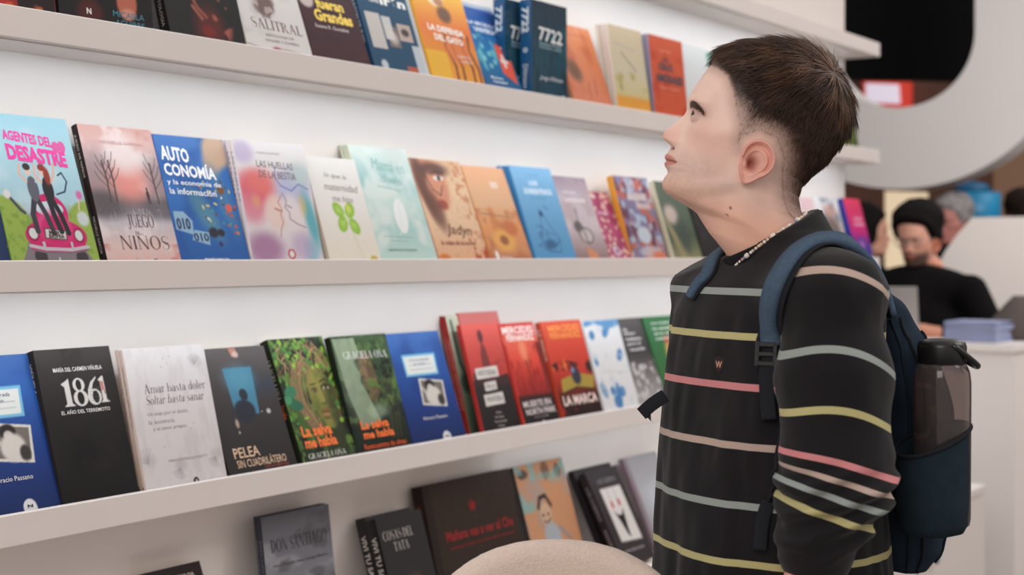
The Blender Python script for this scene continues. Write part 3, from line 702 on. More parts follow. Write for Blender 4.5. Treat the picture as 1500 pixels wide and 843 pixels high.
# right-hand end, seen between his neck and the background
def a_pinkw(A): A.grad((0, (222, 190, 190)), (.5, (236, 222, 222)), (1, (230, 200, 204))).noise(6, (226, 160, 170), .5, .8, .8, 3)
book('B', 1186, (1163, 288), 1212, .010, 'pale pink book low on the shelf right behind his nape', GB, a_pinkw, (226, 200, 200), N=(24, 36))
def a_photo(A): A.fill((226, 224, 226)).ell(.55, .45, .35, .3, (120, 96, 90), .9, .5).noise(6, (90, 100, 120), .5, .7, .7, 4).rect(0, 0, .25, 1, (232, 230, 232)).ell(.6, .8, .25, .1, (196, 150, 140), .8, .5)
book('B', 1213, (1190, 289), 1247, .012, 'white book with a brown and blue photograph at the shelf end', GB, a_photo, (226, 226, 230), N=(28, 40))
def a_magenta(A): A.grad((0, (40, 60, 150)), (.2, (90, 50, 150)), (.45, (206, 40, 130)), (1, (220, 60, 90))).ell(.5, .22, .26, .13, (70, 70, 170), .9, .2).ell(.5, .24, .14, .07, (200, 110, 180), .8, .4).rect(.3, .55, .9, .60, (240, 170, 190), .8).rect(.35, .64, .85, .68, (240, 170, 190), .8)
book('B', 1257, (1234, 290), 1281, .022, 'magenta and blue book with blue spine, last one on the eye-level shelf', GB, a_magenta, (50, 60, 150), N=(30, 44))

# ======================= row C
def a_blue1(A):
    A.grad((0, (18, 40, 96)), (.4, (24, 62, 140)), (.75, (44, 96, 176)), (1, (60, 106, 176))).noise(4, (20, 50, 118), .45, .8, .4, 3)
    A.poly([(.20, .60), (.80, .60), (.82, .80), (.20, .80)], (120, 190, 224)).poly([(.23, .62), (.77, .62), (.79, .78), (.23, .78)], (232, 234, 230))
    for v in (.66, .70): A.line([(.3, v), (.72, v)], .004, (170, 180, 190))
    A.poly([(.36, .34), (.80, .30), (.84, .54), (.40, .58)], (226, 222, 214)).poly([(.39, .355), (.77, .325), (.81, .525), (.43, .56)], (120, 110, 106))
    A.ell(.57, .51, .09, .05, (40, 34, 34), soft=.2).ell(.57, .49, .05, .03, (206, 196, 190), soft=.3).ell(.60, .41, .14, .09, (222, 216, 208), soft=.2).line([(.47, .44), (.42, .50)], .02, (210, 200, 192)).ell(.72, .37, .06, .05, (60, 54, 54), soft=.3)
    A.ell(.64, .03, .075, .055, (232, 232, 234), soft=.06).rect(.565, 0, .715, .03, (232, 232, 234))
TB1 = [((60, 70, 120), [('Con la mirada', .32, .68, .735, .76, .0, .3), ('al cielo', .38, .60, .70, .722, .0, .3)]), ((226, 224, 220), [('Horacio Passano', .30, .74, .205, .235, .0)]),
       ((40, 40, 50), [('N', .61, .67, .03, .05, .04)])]
book('C', -40, (-92, 527), 94, .014, 'blue book with label and photograph, cut by the left picture edge', GC, a_blue1, (20, 50, 110), N=(84, 124), texts=TB1, s=.008)

def a_1861(A):
    A.grad((0, (14, 12, 14)), (.5, (26, 23, 24)), (1, (60, 54, 54))).ell(.38, .29, .17, .14, (12, 10, 11), .9, .3).noise(9, (34, 28, 28), .5, .8, .5, 4)
_a1861 = a_1861
def a_1861(A):
    _a1861(A); W = (222, 216, 212); K = (30, 27, 28)
    A.poly([(.26, .765), (.33, .785), (.37, .80), (.37, .635), (.41, .615), (.26, .615), (.30, .635), (.30, .745)], W)
    A.ell(.49, .752, .078, .046, W, soft=.05).ell(.49, .752, .036, .036, K, soft=.08).ell(.49, .664, .094, .054, W, soft=.05).ell(.49, .664, .044, .042, K, soft=.08)
    A.ell(.675, .664, .092, .054, W, soft=.05).ell(.69, .664, .042, .042, K, soft=.08).poly([(.585, .665), (.60, .715), (.65, .765), (.73, .80), (.735, .79), (.68, .755), (.655, .715), (.65, .69)], W)
    A.poly([(.75, .775), (.81, .80), (.83, .80), (.83, .64), (.87, .622), (.745, .622), (.775, .64), (.775, .765)], W).poly([(.775, .70), (.80, .70), (.82, .76), (.78, .765)], (200, 120, 116), .8).line([(.80, .76), (.82, .68)], .006, (190, 90, 90))
    for v in (.64, .66, .68, .70, .72): A.line([(.62, v), (.76, v+.004)], .0022, (120, 116, 116), .6)
book('C', 95, (48, 514), 206, .026, 'thick black book with large white number 1861', GC, a_1861, (40, 34, 33), N=(100, 140), s=.004,
     texts=[((222, 216, 212), [('MAR\u00cdA DEL CARMEN VI\u00d1UELA', .20, .84, .845, .88, .01), ('EL A\u00d1O DEL TERREMOTO', .20, .84, .565, .595, .01)]),],
     stexts=[((190, 180, 170), [('VI\u00d1UELA', .25, .6, .72, .92), ('N', .3, .7, .02, .06, .04)])])

def a_amar(A):
    A.fill((226, 220, 220)).noise(6, (214, 206, 208), .45, .75, .7, 3, None, (3, 1))
    G = (176, 166, 172)
    for (u, v, s, t) in ((.84, .86, 1, 0), (.90, .18, 1, 2.6), (.44, .14, 1, 2.8), (.08, .2, 1.4, .5)):
        for k in range(9):
            a = t+(k-4)*.22+PI/2; A.line([(u, v), (u+.10*s*math.cos(a), v+.08*s*math.sin(a))], .0035, G, .8)
        A.ell(u+.02, v+.02, .07, .04, G, .35, .6)
    for (u, v) in ((.46, .92), (.5, .88), (.54, .93), (.42, .86), (.7, .44), (.66, .40), (.3, .3)): A.ell(u, v, .008, .006, G, .8, .3)
    A.ell(.61, .035, .035, .026, (60, 54, 58), soft=.1)
book('C', 216, (179, 513), 334, .010, 'white book with grey leaf sketches and two-line title, front copy', GC, a_amar, (206, 186, 176), N=(90, 130),
     texts=[((92, 74, 76), [('~Amar hasta doler', .17, .93, .68, .745, -.004), ('~Soltar hasta sanar', .17, .89, .60, .665, -.006, .25)]),
            ((150, 132, 136), [('Un viaje por el duelo,', .16, .66, .515, .55, -.006), ('la ausencia', .16, .47, .465, .495, -.006), ('y el amor propio', .20, .60, .41, .445, -.006)]),
            ((160, 140, 142), [('MARIA ANTONELLA MORETTO', .32, .80, .19, .208, -.004)]), ((226, 220, 220), [('A', .595, .625, .024, .046, .02)])],
     stexts=[((110, 90, 90), [('Amar hasta doler, Soltar hasta sanar', .3, .7, .45, .88)]), ((60, 50, 54), [('d', .3, .7, .02, .05, .03)])],
     n=2, copies=['rear copy of the white leaf-sketch book, its spine showing at left'])

def a_pelea(A):
    A.grad((0, (40, 36, 38)), (.5, (54, 49, 51)), (1, (92, 86, 86))).noise(3, (46, 60, 84), .5, .8, .8, 6, A.inell(.86, .72, .3, .2))
    A.poly([(.32, .46), (.66, .46), (.72, .84), (.30, .84)], (70, 130, 160)).ell(.5, .75, .2, .1, (90, 156, 180), .6, .7)
    A.ell(.50, .62, .06, .048, (36, 44, 56), soft=.1).ell(.46, .49, .15, .09, (36, 42, 54), soft=.15)
    A.ell(.80, .47, .03, .02, (200, 196, 196), soft=.3).ell(.70, .47, .008, .006, (200, 196, 196)).ell(.30, .40, .025, .035, (190, 170, 150), .9, .4).ell(.3, .33, .008, .012, (190, 170, 150)).poly([(.48, .93), (.58, .93), (.56, 1), (.46, 1)], (196, 130, 116)).ell(.54, .945, .045, .025, (214, 190, 180), .8, .3)
book('C', 339, (286, 514), 438, .012, 'charcoal book with a figure in a lit blue doorway', GC, a_pelea, (34, 30, 32), N=(74, 110),
     texts=[((214, 180, 150), [('PELEA', .13, .50, .135, .215, .01), ('SIN CUADRIL\u00c1TERO', .14, .86, .06, .135, .005)]), ((150, 64, 54), [('GUSTAVO MARTINEZ', .52, .88, .03, .052, .01)])],
     n=2, copies=['rear copy of the charcoal doorway book, a thin dark edge at left'])

def a_selva1(A):
    A.fill((30, 44, 26)).noise(7, (70, 104, 44), .42, .6, .9, 3).noise(16, (112, 146, 60), .52, .68, .8, 5).noise(12, (16, 22, 14), .55, .7, .9, 8)
    rnd = random.Random(2)
    for k in range(24):
        x = .16+.010*k+rnd.uniform(-.03, .03); A.line([(x+.12, .80), (x+.0, .62), (x-.01, .46), (x+.16, .24)], .007, rnd.choice([(140, 110, 76), (110, 84, 60), (164, 130, 96)]), .9)
    # neck and face
    A.poly([(.48, 0), (.86, 0), (.84, .24), (.58, .24)], (46, 54, 28), .95)
    A.ell(.69, .50, .235, .255, (122, 118, 58), soft=.10, rot=.10).ell(.63, .60, .15, .14, (160, 150, 74), .7, .6).ell(.86, .42, .12, .22, (58, 64, 34), .85, .5).noise(16, (96, 112, 48), .5, .7, .5, 11, A.inell(.68, .5, .22, .25))
    A.ell(.79, .582, .085, .030, (70, 70, 36), .8, .4).ell(.79, .572, .060, .016, (196, 190, 160), .95, .2).ell(.79, .572, .026, .017, (40, 44, 28), soft=.2).line([(.71, .578), (.79, .594), (.87, .574)], .009, (34, 34, 20)).line([(.70, .622), (.80, .642), (.89, .615)], .014, (60, 56, 30), .9)
    A.ell(.57, .560, .055, .024, (64, 64, 34), .8, .4).ell(.57, .552, .040, .012, (150, 146, 110), .9, .3).ell(.57, .552, .018, .012, (40, 44, 28)).line([(.52, .605), (.61, .610)], .011, (64, 60, 32), .9)
    A.poly([(.645, .60), (.685, .60), (.72, .47), (.70, .445), (.63, .445), (.615, .465)], (150, 142, 72), .8).line([(.695, .58), (.735, .475), (.705, .445)], .011, (76, 74, 38), .9).ell(.64, .447, .014, .007, (44, 40, 24)).ell(.69, .445, .014, .007, (44, 40, 24))
    A.ell(.665, .382, .080, .020, (134, 96, 54), soft=.2).ell(.665, .358, .072, .018, (160, 122, 70), soft=.3).line([(.58, .372), (.665, .375), (.745, .370)], .006, (54, 38, 24)).ell(.665, .29, .07, .035, (140, 134, 68), .8, .5).ell(.66, .325, .06, .012, (80, 78, 40), .7, .5)
    A.ell(.55, .46, .05, .07, (92, 112, 44), .6, .5)
    for k in range(34):
        x = rnd.uniform(.10, .92); y = rnd.uniform(.80, .98); p = [(x, y)]
        for q in range(5):
            x += rnd.uniform(-.09, .06); y -= rnd.uniform(.01, .05); p.append((x, max(y, .70)))
        A.line(p, .010, rnd.choice([(150, 112, 82), (182, 140, 108), (110, 80, 56)]), .95)
    A.line([(.60, .95), (.78, .86), (.86, .76), (.95, .72)], .012, (176, 132, 100)).line([(.50, .86), (.62, .78), (.56, .70), (.46, .60)], .011, (160, 120, 90)).line([(.92, .72), (.94, .5), (.9, .3)], .012, (120, 90, 60))
    for k in range(60):
        u = rnd.uniform(.02, .95); v = rnd.uniform(.72, .98) if k % 2 else rnd.uniform(.2, .9)
        if v < .72: u = rnd.choice([rnd.uniform(.0, .34), rnd.uniform(.90, 1)])
        A.ell(u, v, rnd.uniform(.02, .05), rnd.uniform(.010, .022), rnd.choice([(112, 166, 60), (150, 192, 72), (76, 132, 56)]), .95, .25, rnd.uniform(0, 3))
    A.ell(.13, .56, .11, .050, (56, 124, 92), soft=.1, rot=.5).ell(.16, .46, .13, .045, (44, 104, 78), soft=.1, rot=-.3).ell(.05, .50, .07, .035, (74, 142, 100), soft=.1)
OR = (240, 116, 52)
book('C', 447, (391, 498), 526, .021, 'green book with a vine-covered face and orange title', GC, a_selva1, (30, 34, 22), N=(110, 150),
     texts=[(OR, [('La selva', .12, .66, .195, .285, .035), ('me habla', .12, .70, .105, .19, .035)]), ((232, 228, 216), [('~GRACIELA O\u00d1A', .12, .80, .02, .072, .005)])],
     stexts=[((226, 220, 206), [('~GRACIELA O\u00d1A', .25, .75, .52, .84, .0)]), (OR, [('La selva', .2, .8, .36, .47, .02)])])
def a_selva2(A):
    A.grad((0, (18, 26, 20)), (.3, (36, 52, 38)), (1, (60, 84, 50))).noise(10, (84, 110, 60), .5, .68, .9, 3, A.v > .25).noise(14, (20, 26, 18), .5, .7, .9, 9)
    # pale profile at left, dark earthy face at right
    A.poly([(.02, .98), (.40, .98), (.44, .82), (.30, .78), (.38, .66), (.34, .60), (.42, .50), (.50, .34), (.55, .26), (.2, .2), (.08, .5)], (176, 190, 160), .7).ell(.2, .6, .2, .3, (150, 170, 146), .5, .7)
    A.poly([(.44, .80), (.62, .84), (.66, .5), (.52, .40), (.44, .46), (.47, .54), (.37, .60), (.43, .66)], (104, 84, 62), .9).noise(18, (150, 120, 90), .5, .7, .8, 6, A.inell(.5, .66, .14, .2))
    A.noise(12, (96, 130, 62), .5, .65, .9, 12, A.inell(.75, .65, .28, .3)).ell(.55, .34, .16, .06, (176, 200, 170), .6, .6)
    for x in (.7, .74, .8, .86): A.line([(x, .6), (x+.03, .3), (x-.02, .1)], .006, (110, 90, 64), .8)
book('C', 526, (483, 494), 606, .017, 'second green jungle book, with a cave-like profile, beside the vine face book', GC, a_selva2, (24, 30, 22), N=(84, 124),
     texts=[((232, 230, 224), [('~GRACIELA O\u00d1A', .15, .93, .80, .875, .02, 0, -.01)]), (OR, [('La selva', .16, .66, .20, .275, .035), ('me habla', .17, .72, .12, .19, .035)]), ((224, 90, 40), [('Reencuentro de almas', .14, .90, .035, .08, .005)])])
book('C', 607.5, (562, 490), 685, .014, 'blue book with a tilted small photograph and pale label', GC, a_blue1, (28, 60, 130), N=(74, 112), texts=TB1)

def a_thin(A): A.grad((0, (60, 76, 60)), (.3, (96, 110, 92)), (1, (206, 206, 184))).line([(.12, .95), (.14, .6), (.3, .4), (.35, 0)], .03, (60, 76, 64)).ell(.2, .42, .16, .08, (50, 62, 52), .9, .4)
book('C', 690, (652, 463), 716, .010, 'grey-green book with red spine, front one of the pair by the blue book', GC, a_thin, (150, 42, 36), N=(30, 60), w=.13, s=.034,
     stexts=[((220, 150, 140), [('MERCEDES FERNANDEZ', .3, .7, .2, .8)])], n=2, copies=['grey-green book with red spine, rear one of the pair by the blue book'])
def a_hist_b(A): A.grad((0, (160, 60, 56)), (1, (206, 110, 106))).rect(.1, .925, .6, .94, (230, 190, 186), .8)
book('C', 714, (671, 459), 770, .008, 'taller rose-red book peeking out behind the red hooded-figure book', GC, a_hist_b, (190, 90, 86), N=(24, 40), s=.022)
def a_hist(A):
    A.grad((0, (34, 28, 30)), (.46, (52, 44, 46)), (.5, (196, 64, 60)), (1, (222, 96, 88)))
    A.poly([(.02, .44), (.98, .42), (.98, .52), (.7, .50), (.3, .55), (.1, .54)], (70, 44, 46)).noise(9, (60, 40, 42), .5, .7, .8, 3, A.inell(.85, .58, .2, .08))
    A.poly([(.32, .50), (.60, .48), (.52, .78), (.44, .84), (.36, .72)], (120, 56, 56), .9).ell(.45, .88, .07, .06, (96, 50, 54), soft=.2).poly([(.02, .5), (.30, .5), (.2, .56), (.05, .55)], (90, 60, 58), .8)
    for (u0, v0, u1, v1) in ((.12, .49, .72, .60), (.28, .375, .60, .465), (.20, .24, .72, .355)): A.poly([(u0, v0), (u1, v0+.01), (u1, v1), (u0, v1-.01)], (232, 226, 220))
book('C', 711, (674, 476), 764, .012, 'red and black book with white label strips and a hooded figure', GC, a_hist, (176, 50, 46), N=(60, 96), s=.005,
     texts=[((120, 110, 110), [('HISTORIAS', .18, .66, .52, .57), ('EN LA', .33, .55, .40, .44), ('FRONTERA', .26, .68, .275, .325)]), ((190, 180, 176), [('Maria', .42, .56, .165, .185), ('Mercedes', .36, .6, .125, .145), ('Fernandez', .33, .66, .085, .105), ('relatos', .4, .58, .045, .065)])])
def a_muerte(A):
    A.grad((0, (28, 22, 24)), (.26, (40, 26, 26)), (.3, (150, 36, 34)), (.6, (222, 70, 54)), (.8, (226, 96, 76)), (1, (206, 60, 50)))
    A.noise(10, (150, 30, 28), .5, .7, .8, 3, ((A.v > .3) & (A.v < .8))*1.0, (2, 1)).ell(.5, .72, .1, .12, (240, 150, 110), .8, .7).line([(.5, .62), (.5, .3)], .018, (110, 30, 30)).rect(.0, .24, 1, .28, (60, 30, 30))
    A.rect(.0, .3, .06, .8, (190, 50, 46)).rect(.9, .3, 1, .8, (130, 40, 40))
book('C', 772, (729, 475), 822, .012, 'red book with a glowing sky and black lower band', GC, a_muerte, (206, 70, 60), N=(56, 90),
     texts=[((240, 224, 220), [('MERCEDES', .06, .94, .895, .965, .02), ('FERNANDEZ', .12, .92, .82, .885, .02)]), ((220, 206, 206), [('MUERTE EN', .08, .88, .175, .235, .02), ('NORTH PARK', .10, .96, .10, .16, .02)]), ((190, 180, 180), [('una novela', .3, .7, .07, .085), ('A', .46, .58, .005, .04, .05)])])
def a_marca(A):
    A.grad((0, (30, 20, 20)), (.2, (60, 26, 24)), (.3, (150, 40, 30)), (.5, (206, 60, 46)), (1, (222, 84, 60)))
    A.noise(8, (240, 130, 60), .5, .7, .8, 4, A.inell(.2, .58, .3, .1)).noise(20, (40, 24, 24), .5, .6, .9, 5, A.inell(.3, .53, .35, .05)).ell(.95, .5, .1, .06, (40, 30, 30), .9, .4)
    A.poly([(.12, .26), (.5, .31), (.92, .27), (1, .40), (.6, .45), (.16, .40)], (176, 150, 66)).line([(.12, .255), (.5, .30), (.92, .262)], .018, (60, 40, 26)).ell(.55, .42, .11, .09, (54, 54, 72), soft=.2).ell(.5, .48, .035, .03, (120, 150, 190), soft=.3)
    A.noise(12, (170, 40, 40), .5, .7, .9, 7, ((A.v < .16) & (A.v > .04))*1.0)
book('C', 828, (791, 472), 885, .017, 'orange-red book with an open book and a dark bird-like figure', GC, a_marca, (190, 70, 50), N=(60, 96),
     texts=[((240, 214, 206), [('LA MARCA', .08, .94, .13, .23, .03)]), ((240, 150, 70), [('MERCEDES', .14, .92, .89, .955, .015), ('FERNANDEZ', .14, .92, .815, .88, .015)])],
     stexts=[((226, 190, 176), [('LA MARCA', .25, .75, .6, .92, .02)])])
def a_whiteblue(A):
    A.fill((232, 232, 234)); B = (70, 130, 190)
    A.poly([(0, 1), (1, 1), (1, .93), (.7, .9), (.6, .82), (.5, .93), (.3, .96), (0, .93)], (96, 150, 200))
    for (u, v, a, b) in ((.16, .84, .08, .05), (.52, .85, .07, .05), (.80, .60, .07, .08), (.1, .55, .05, .05), (.5, .16, .2, .05), (.42, .1, .1, .07), (.62, .2, .08, .06), (.36, .22, .07, .05), (.12, .24, .07, .09)): A.ell(u, v, a, b, B, .9, .2, u*3)
    A.line([(.2, .44), (.9, .40)], .006, (200, 205, 190)).noise(10, (206, 214, 224), .55, .7, .6, 3)
book('C', 888, (853, 471), 938, .012, 'white book with blue flowers and blue top edge', GC, a_whiteblue, (226, 228, 232), N=(48, 76), s=.005)
def a_greyb(A): A.grad((0, (180, 176, 176)), (.3, (130, 124, 124)), (.6, (60, 56, 58)), (1, (84, 80, 80))).noise(16, (206, 202, 202), .48, .62, .9, 4, (A.v < .5)*1.0)
book('C', 939, (897, 468), 979, .012, 'grey book with a stony black-and-white photograph', GC, a_greyb, (70, 66, 68), N=(44, 70), s=.006,
     texts=[((214, 210, 210), [('Un', .22, .38, .85, .89, .02), ('tiempo', .22, .62, .80, .84, .02), ('violento', .22, .78, .74, .78, .02), ('para el', .24, .7, .68, .72, .02), ('recuerdo', .26, .8, .62, .66, .02)])])
def a_greenb(A): A.grad((0, (60, 110, 60)), (1, (44, 110, 62))).ell(.55, .55, .14, .16, (220, 170, 90), .9, .4).ell(.5, .3, .16, .12, (226, 170, 60), .9, .4).ell(.55, .72, .08, .05, (206, 60, 50), .9, .3)
book('C', 980, (941, 465), 1024, .012, 'green book with yellow figure and white heading, by his chest', GC, a_greenb, (40, 100, 56), N=(44, 70),
     texts=[((220, 226, 216), [('mis amigos', .2, .8, .90, .93, .02), ('los animales', .2, .86, .84, .87, .02), ('de la selva', .2, .84, .78, .81, .02), ('cuentos', .2, .7, .72, .75, .02)])])

# ======================= row A (upper shelf, cut by the top of the frame)
def a_a0(A): A.fill((190, 46, 44)).noise(5, (60, 20, 20), .5, .7, .9, 3).poly([(.6, 0), (1, 0), (1, 1), (.45, 1)], (26, 16, 18), .95).noise(8, (236, 130, 60), .55, .7, .9, 5, A.inell(.72, .05, .3, .12))
book('A', -58, (-66, -70), 84, .014, 'red and black book in the upper left corner of the picture', GA, a_a0, (60, 26, 26), L=.225, texts=[((236, 200, 190), [('editorial mis raices', .56, .86, .03, .05, .01)])], N=(50, 70))
def a_a1(A): A.fill((28, 24, 27)).ell(.72, .22, .11, .13, (206, 116, 92), .95, .12).ell(.73, .13, .08, .045, (226, 160, 140), .8, .3).ell(.32, .10, .13, .1, (96, 36, 34), .8, .4)
book('A', 88, (80, -70), 226, .013, 'black book with a fingertip and blue author lettering', GA, a_a1, (20, 16, 18), L=.225, N=(50, 74),
     texts=[((70, 130, 150), [('MICAELA', .56, .90, .10, .145, .0), ('AGUIRRE', .58, .90, .035, .08, .0)]), ((226, 220, 216), [('N', .28, .33, .085, .13, .04)])])
def a_a2(A):
    A.fill((26, 22, 24)).ell(.55, .12, .2, .2, (96, 34, 30), .9, .5).noise(9, (176, 96, 80), .5, .65, .9, 3, A.inell(.72, .25, .14, .25)).line([(.3, .5), (.42, .3), (.52, .22)], .03, (150, 80, 66)).line([(.36, .3), (.46, .2)], .03, (160, 90, 76)).ell(.52, .1, .08, .05, (130, 30, 28), .9, .5)
book('A', 252, (230, -50), 363, .024, 'black book with clawed dark red fingers', GA, a_a2, (16, 13, 14), L=.225, N=(56, 84), stexts=[((170, 160, 150), [('ANTOLOGIA', .3, .6, .1, .4)])])
def a_a3(A): A.fill((226, 222, 220)).noise(5, (206, 200, 200), .5, .75, .7, 3).ell(.42, .48, .15, .12, (176, 156, 150), .9, .4).noise(14, (110, 90, 86), .5, .65, .9, 5, A.inell(.42, .48, .16, .14)).ell(.45, .03, .08, .04, (150, 40, 50), .8, .4).line([(0, .07), (.3, .03), (.6, .06), (1, .03)], .01, (176, 150, 150))
book('A', 366, (330, -55), 461, .012, 'white book with brown sketched figure and capital title', GA, a_a3, (220, 214, 210), L=.225, N=(64, 90),
     texts=[((110, 66, 60), [('~SALITRAL', .16, .92, .235, .33, .0, 0, -.015)]), ((140, 120, 118), [('ANTOLOGIA DE', .32, .76, .165, .19), ('SANGRE Y SOMBRA', .30, .82, .115, .14)])])
book('A', 463, (422, -48), 547, .012, 'dark maroon book with yellow cartoon lettering', GA, lambda A: A.fill((66, 34, 42)).noise(4, (52, 24, 32), .5, .8, .8, 3).ell(.15, .62, .12, .08, (220, 206, 200), .9, .2), (60, 30, 38), L=.225, N=(50, 70),
     texts=[((240, 206, 90), [('que', .48, .72, .66, .74, .03), ('fueran', .30, .78, .55, .66, .035), ('Grandes', .22, .88, .42, .54, .04)]), ((214, 200, 196), [('Susana R. Gonz\u00e1lez', .18, .76, .35, .385, .01)])])
def a_a5(A):
    A.fill((28, 74, 106))
    W = (206, 200, 196)
    A.rect(.08, .25, .34, .62, W).rect(.62, .37, .86, .55, (196, 176, 166)).ell(.74, .46, .07, .04, (60, 50, 50), .9, .3).rect(.40, .28, .60, .50, (120, 110, 110)).ell(.5, .38, .08, .07, (206, 196, 190), .8, .4).rect(.60, .02, .86, .10, (206, 96, 60), .9).rect(.80, .0, 1, .33, (196, 206, 214)).rect(.93, .0, 1, 1, (214, 212, 210), .9).rect(.36, .36, .52, .60, (226, 222, 216), .9).ell(.2, .08, .06, .05, (220, 226, 230), .9, .3)
book('A', 552, (507, -55), 633, .016, 'dark blue book with a chequer of small photographs', GA, a_a5, (22, 62, 96), L=.225, N=(64, 90),
     texts=[((232, 230, 226), [('coraz\u00f3n', .30, .80, .83, .90, .02), ('de', .22, .40, .73, .79, .0), ('Ir\u00e1n', .42, .88, .72, .82, .035)])], stexts=[((220, 224, 226), [('EL CORAZON DE IRAN', .3, .7, .3, .9, .02)])])
def a_a6(A):
    A.grad((0, (240, 166, 60)), (.35, (240, 150, 60)), (.6, (238, 130, 66)), (1, (244, 190, 70))).rect(.0, .0, .4, .34, (244, 190, 60), .9).ell(.45, .92, .15, .08, (240, 226, 200), soft=.2).ell(.5, .90, .09, .05, (190, 130, 90), soft=.3).ell(.55, .76, .13, .09, (110, 80, 70), .9, .3)
    for x in (.45, .58, .78, .9): A.line([(x, .55), (x-.04, .4), (x+.06, .2), (x+.04, 0)], .035, (120, 60, 50), .9)
    A.ell(.62, .4, .24, .16, (232, 130, 80), .8, .3)
book('A', 637, (590, -50), 713, .012, 'yellow and orange book with dark running legs', GA, a_a6, (244, 180, 60), L=.225, N=(60, 84),
     texts=[((244, 236, 228), [('LA DEFENSA', .16, .84, .56, .63, .035, 0, -.02), ('DEL GATO', .24, .78, .46, .53, .035, 0, -.02)]), ((240, 214, 200), [('CUENTOS', .58, .84, .30, .33, .01), ('CORTOS', .64, .86, .25, .28, .01)])])
def a_a7(A):
    A.grad((0, (22, 84, 140)), (.4, (40, 130, 180)), (.7, (36, 96, 170)), (1, (40, 80, 160))).noise(8, (120, 200, 210), .55, .7, .8, 3, A.inell(.35, .45, .3, .3))
    for (u, v) in ((.3, .5), (.42, .42), (.25, .36), (.36, .28), (.5, .33), (.2, .6)): A.ell(u, v, .05, .03, (150, 214, 222), .8, .3)
    A.ell(.82, .36, .20, .22, (60, 60, 80), .8, .15).poly([(.62, .22), (.92, .10), (1, .5), (.66, .56)], (236, 96, 76)).rect(.74, .28, .80, .44, (244, 220, 214)).rect(.68, .34, .88, .385, (244, 220, 214)).ell(.5, .98, .8, .03, (210, 214, 214), .8, .3)
book('A', 716, (664, -1), 770, .013, 'blue book with a red phone bearing a white cross', GA, a_a7, (26, 70, 130), N=(60, 84),
     texts=[((226, 236, 244), [('LA BR\u00daJULA', .16, .90, .74, .80, .03, 0, -.01), ('UNIVERSAL', .26, .90, .67, .725, .03, 0, -.01)]), ((214, 226, 236), [('Mariano', .22, .54, .13, .16, .02), ('Gonzalez', .24, .62, .085, .115, .02)])])
def a_7722(A): A.grad((0, (18, 66, 90)), (.4, (24, 80, 100)), (1, (16, 50, 74))).noise(3, (40, 130, 140), .5, .75, .7, 4, A.inell(.75, .4, .4, .4)).noise(12, (10, 26, 40), .5, .8, .5, 8, None, (2, .4))
T77 = [((236, 238, 238), [('7722', .20, .86, .60, .74, .018, 0, -.012)]), ((170, 200, 210), [('Detective Privado', .22, .84, .555, .585, .01), ('Homicidios y fraudes', .22, .84, .515, .545, .01)]), ((226, 232, 234), [('Jorge Dilmaso', .22, .88, .19, .245, .0, .3)]), ((226, 232, 234), [('d', .80, .90, .03, .07, .03)])]
S77 = [((230, 236, 238), [('7722', .2, .8, .66, .92, .03), ('o', .3, .7, .46, .51, .02), ('Dilmaso', .3, .7, .1, .34, .0)])]
book('A', 779, (778, -2), 831, .032, 'thick dark teal book with white title 7722, standing nearly upright in front', GA, a_7722, (26, 84, 132), N=(44, 70), gloss=True, s=.003, texts=T77, stexts=S77)
book('A', 741, (739, -3), 794, .032, 'rear copy of the thick dark teal 7722 book, half hidden at left', GA, a_7722, (26, 84, 132), N=(44, 70), gloss=True, s=.042, texts=T77, stexts=S77, w=.12)
def a_a9(A): A.grad((0, (214, 120, 84)), (1, (232, 146, 96))).noise(5, (200, 104, 74), .5, .75, .7, 3).ell(.22, .42, .18, .12, (96, 70, 50), .8, .5, -.6).line([(.5, .3), (.45, .1)], .012, (150, 70, 50)).line([(.7, .35), (.64, .16)], .012, (150, 70, 50)).line([(.3, .9), (.9, .86)], .008, (190, 100, 70))
book('A', 846, (806, 30), 901, .010, 'salmon orange book with dark palm leaf, right of the 7722 books', GA, a_a9, (226, 150, 110), N=(44, 70), s=.006)
def a_a10(A): A.grad((0, (236, 170, 70)), (.16, (232, 160, 60)), (.22, (214, 200, 150)), (.5, (214, 204, 176)), (1, (212, 192, 160))).noise(7, (170, 160, 90), .55, .7, .8, 3, A.inell(.5, .32, .5, .15)).line([(.3, .7), (.7, .5)], .012, (120, 110, 120)).line([(.15, .8), (.7, .74)], .01, (180, 170, 180))
book('A', 906, (889, 34), 955, .011, 'sand-coloured book with orange foot, front copy of its stack', GA, a_a10, (232, 224, 214), N=(40, 64), s=.004, n=3, copies=['second copy of the sand-coloured orange-footed book', 'rearmost copy of the sand-coloured orange-footed book, white spine at left'])
def a_a11(A): A.fill((216, 92, 58)).noise(8, (196, 66, 44), .5, .7, .7, 3)
book('A', 960, (949, 49), 1009, .010, 'orange book with dark stacked title, close to his forehead', GA, a_a11, (150, 146, 170), N=(40, 64), s=.004,
     texts=[((60, 66, 76), [('LAS', .34, .52, .70, .75, .04), ('CRUZ', .22, .66, .59, .68, .05), ('AMORALES', .12, .92, .44, .55, .05)]), ((236, 190, 170), [('Jorge Lopez', .28, .64, .82, .84), ('novela historica', .2, .8, .37, .39)])],
     n=2, copies=['rear copy of the orange stacked-title book, lilac spine at left'])
book('A', 1012, (992, 62), 1052, .010, 'white book with small blue blot, at his brow', GA, lambda A: A.fill((222, 226, 228)).ell(.6, .3, .14, .1, (110, 140, 186), .9, .4), (220, 222, 226), N=(30, 44), s=.005)
book('A', 1054, (1030, 74), 1090, .010, 'pale teal and white book half hidden behind his hair', GA, lambda A: A.fill((206, 220, 214)).poly([(0, 1), (.5, 1), (.9, .3), (.5, .2)], (150, 200, 186)), (220, 222, 226), N=(30, 44), s=.005)
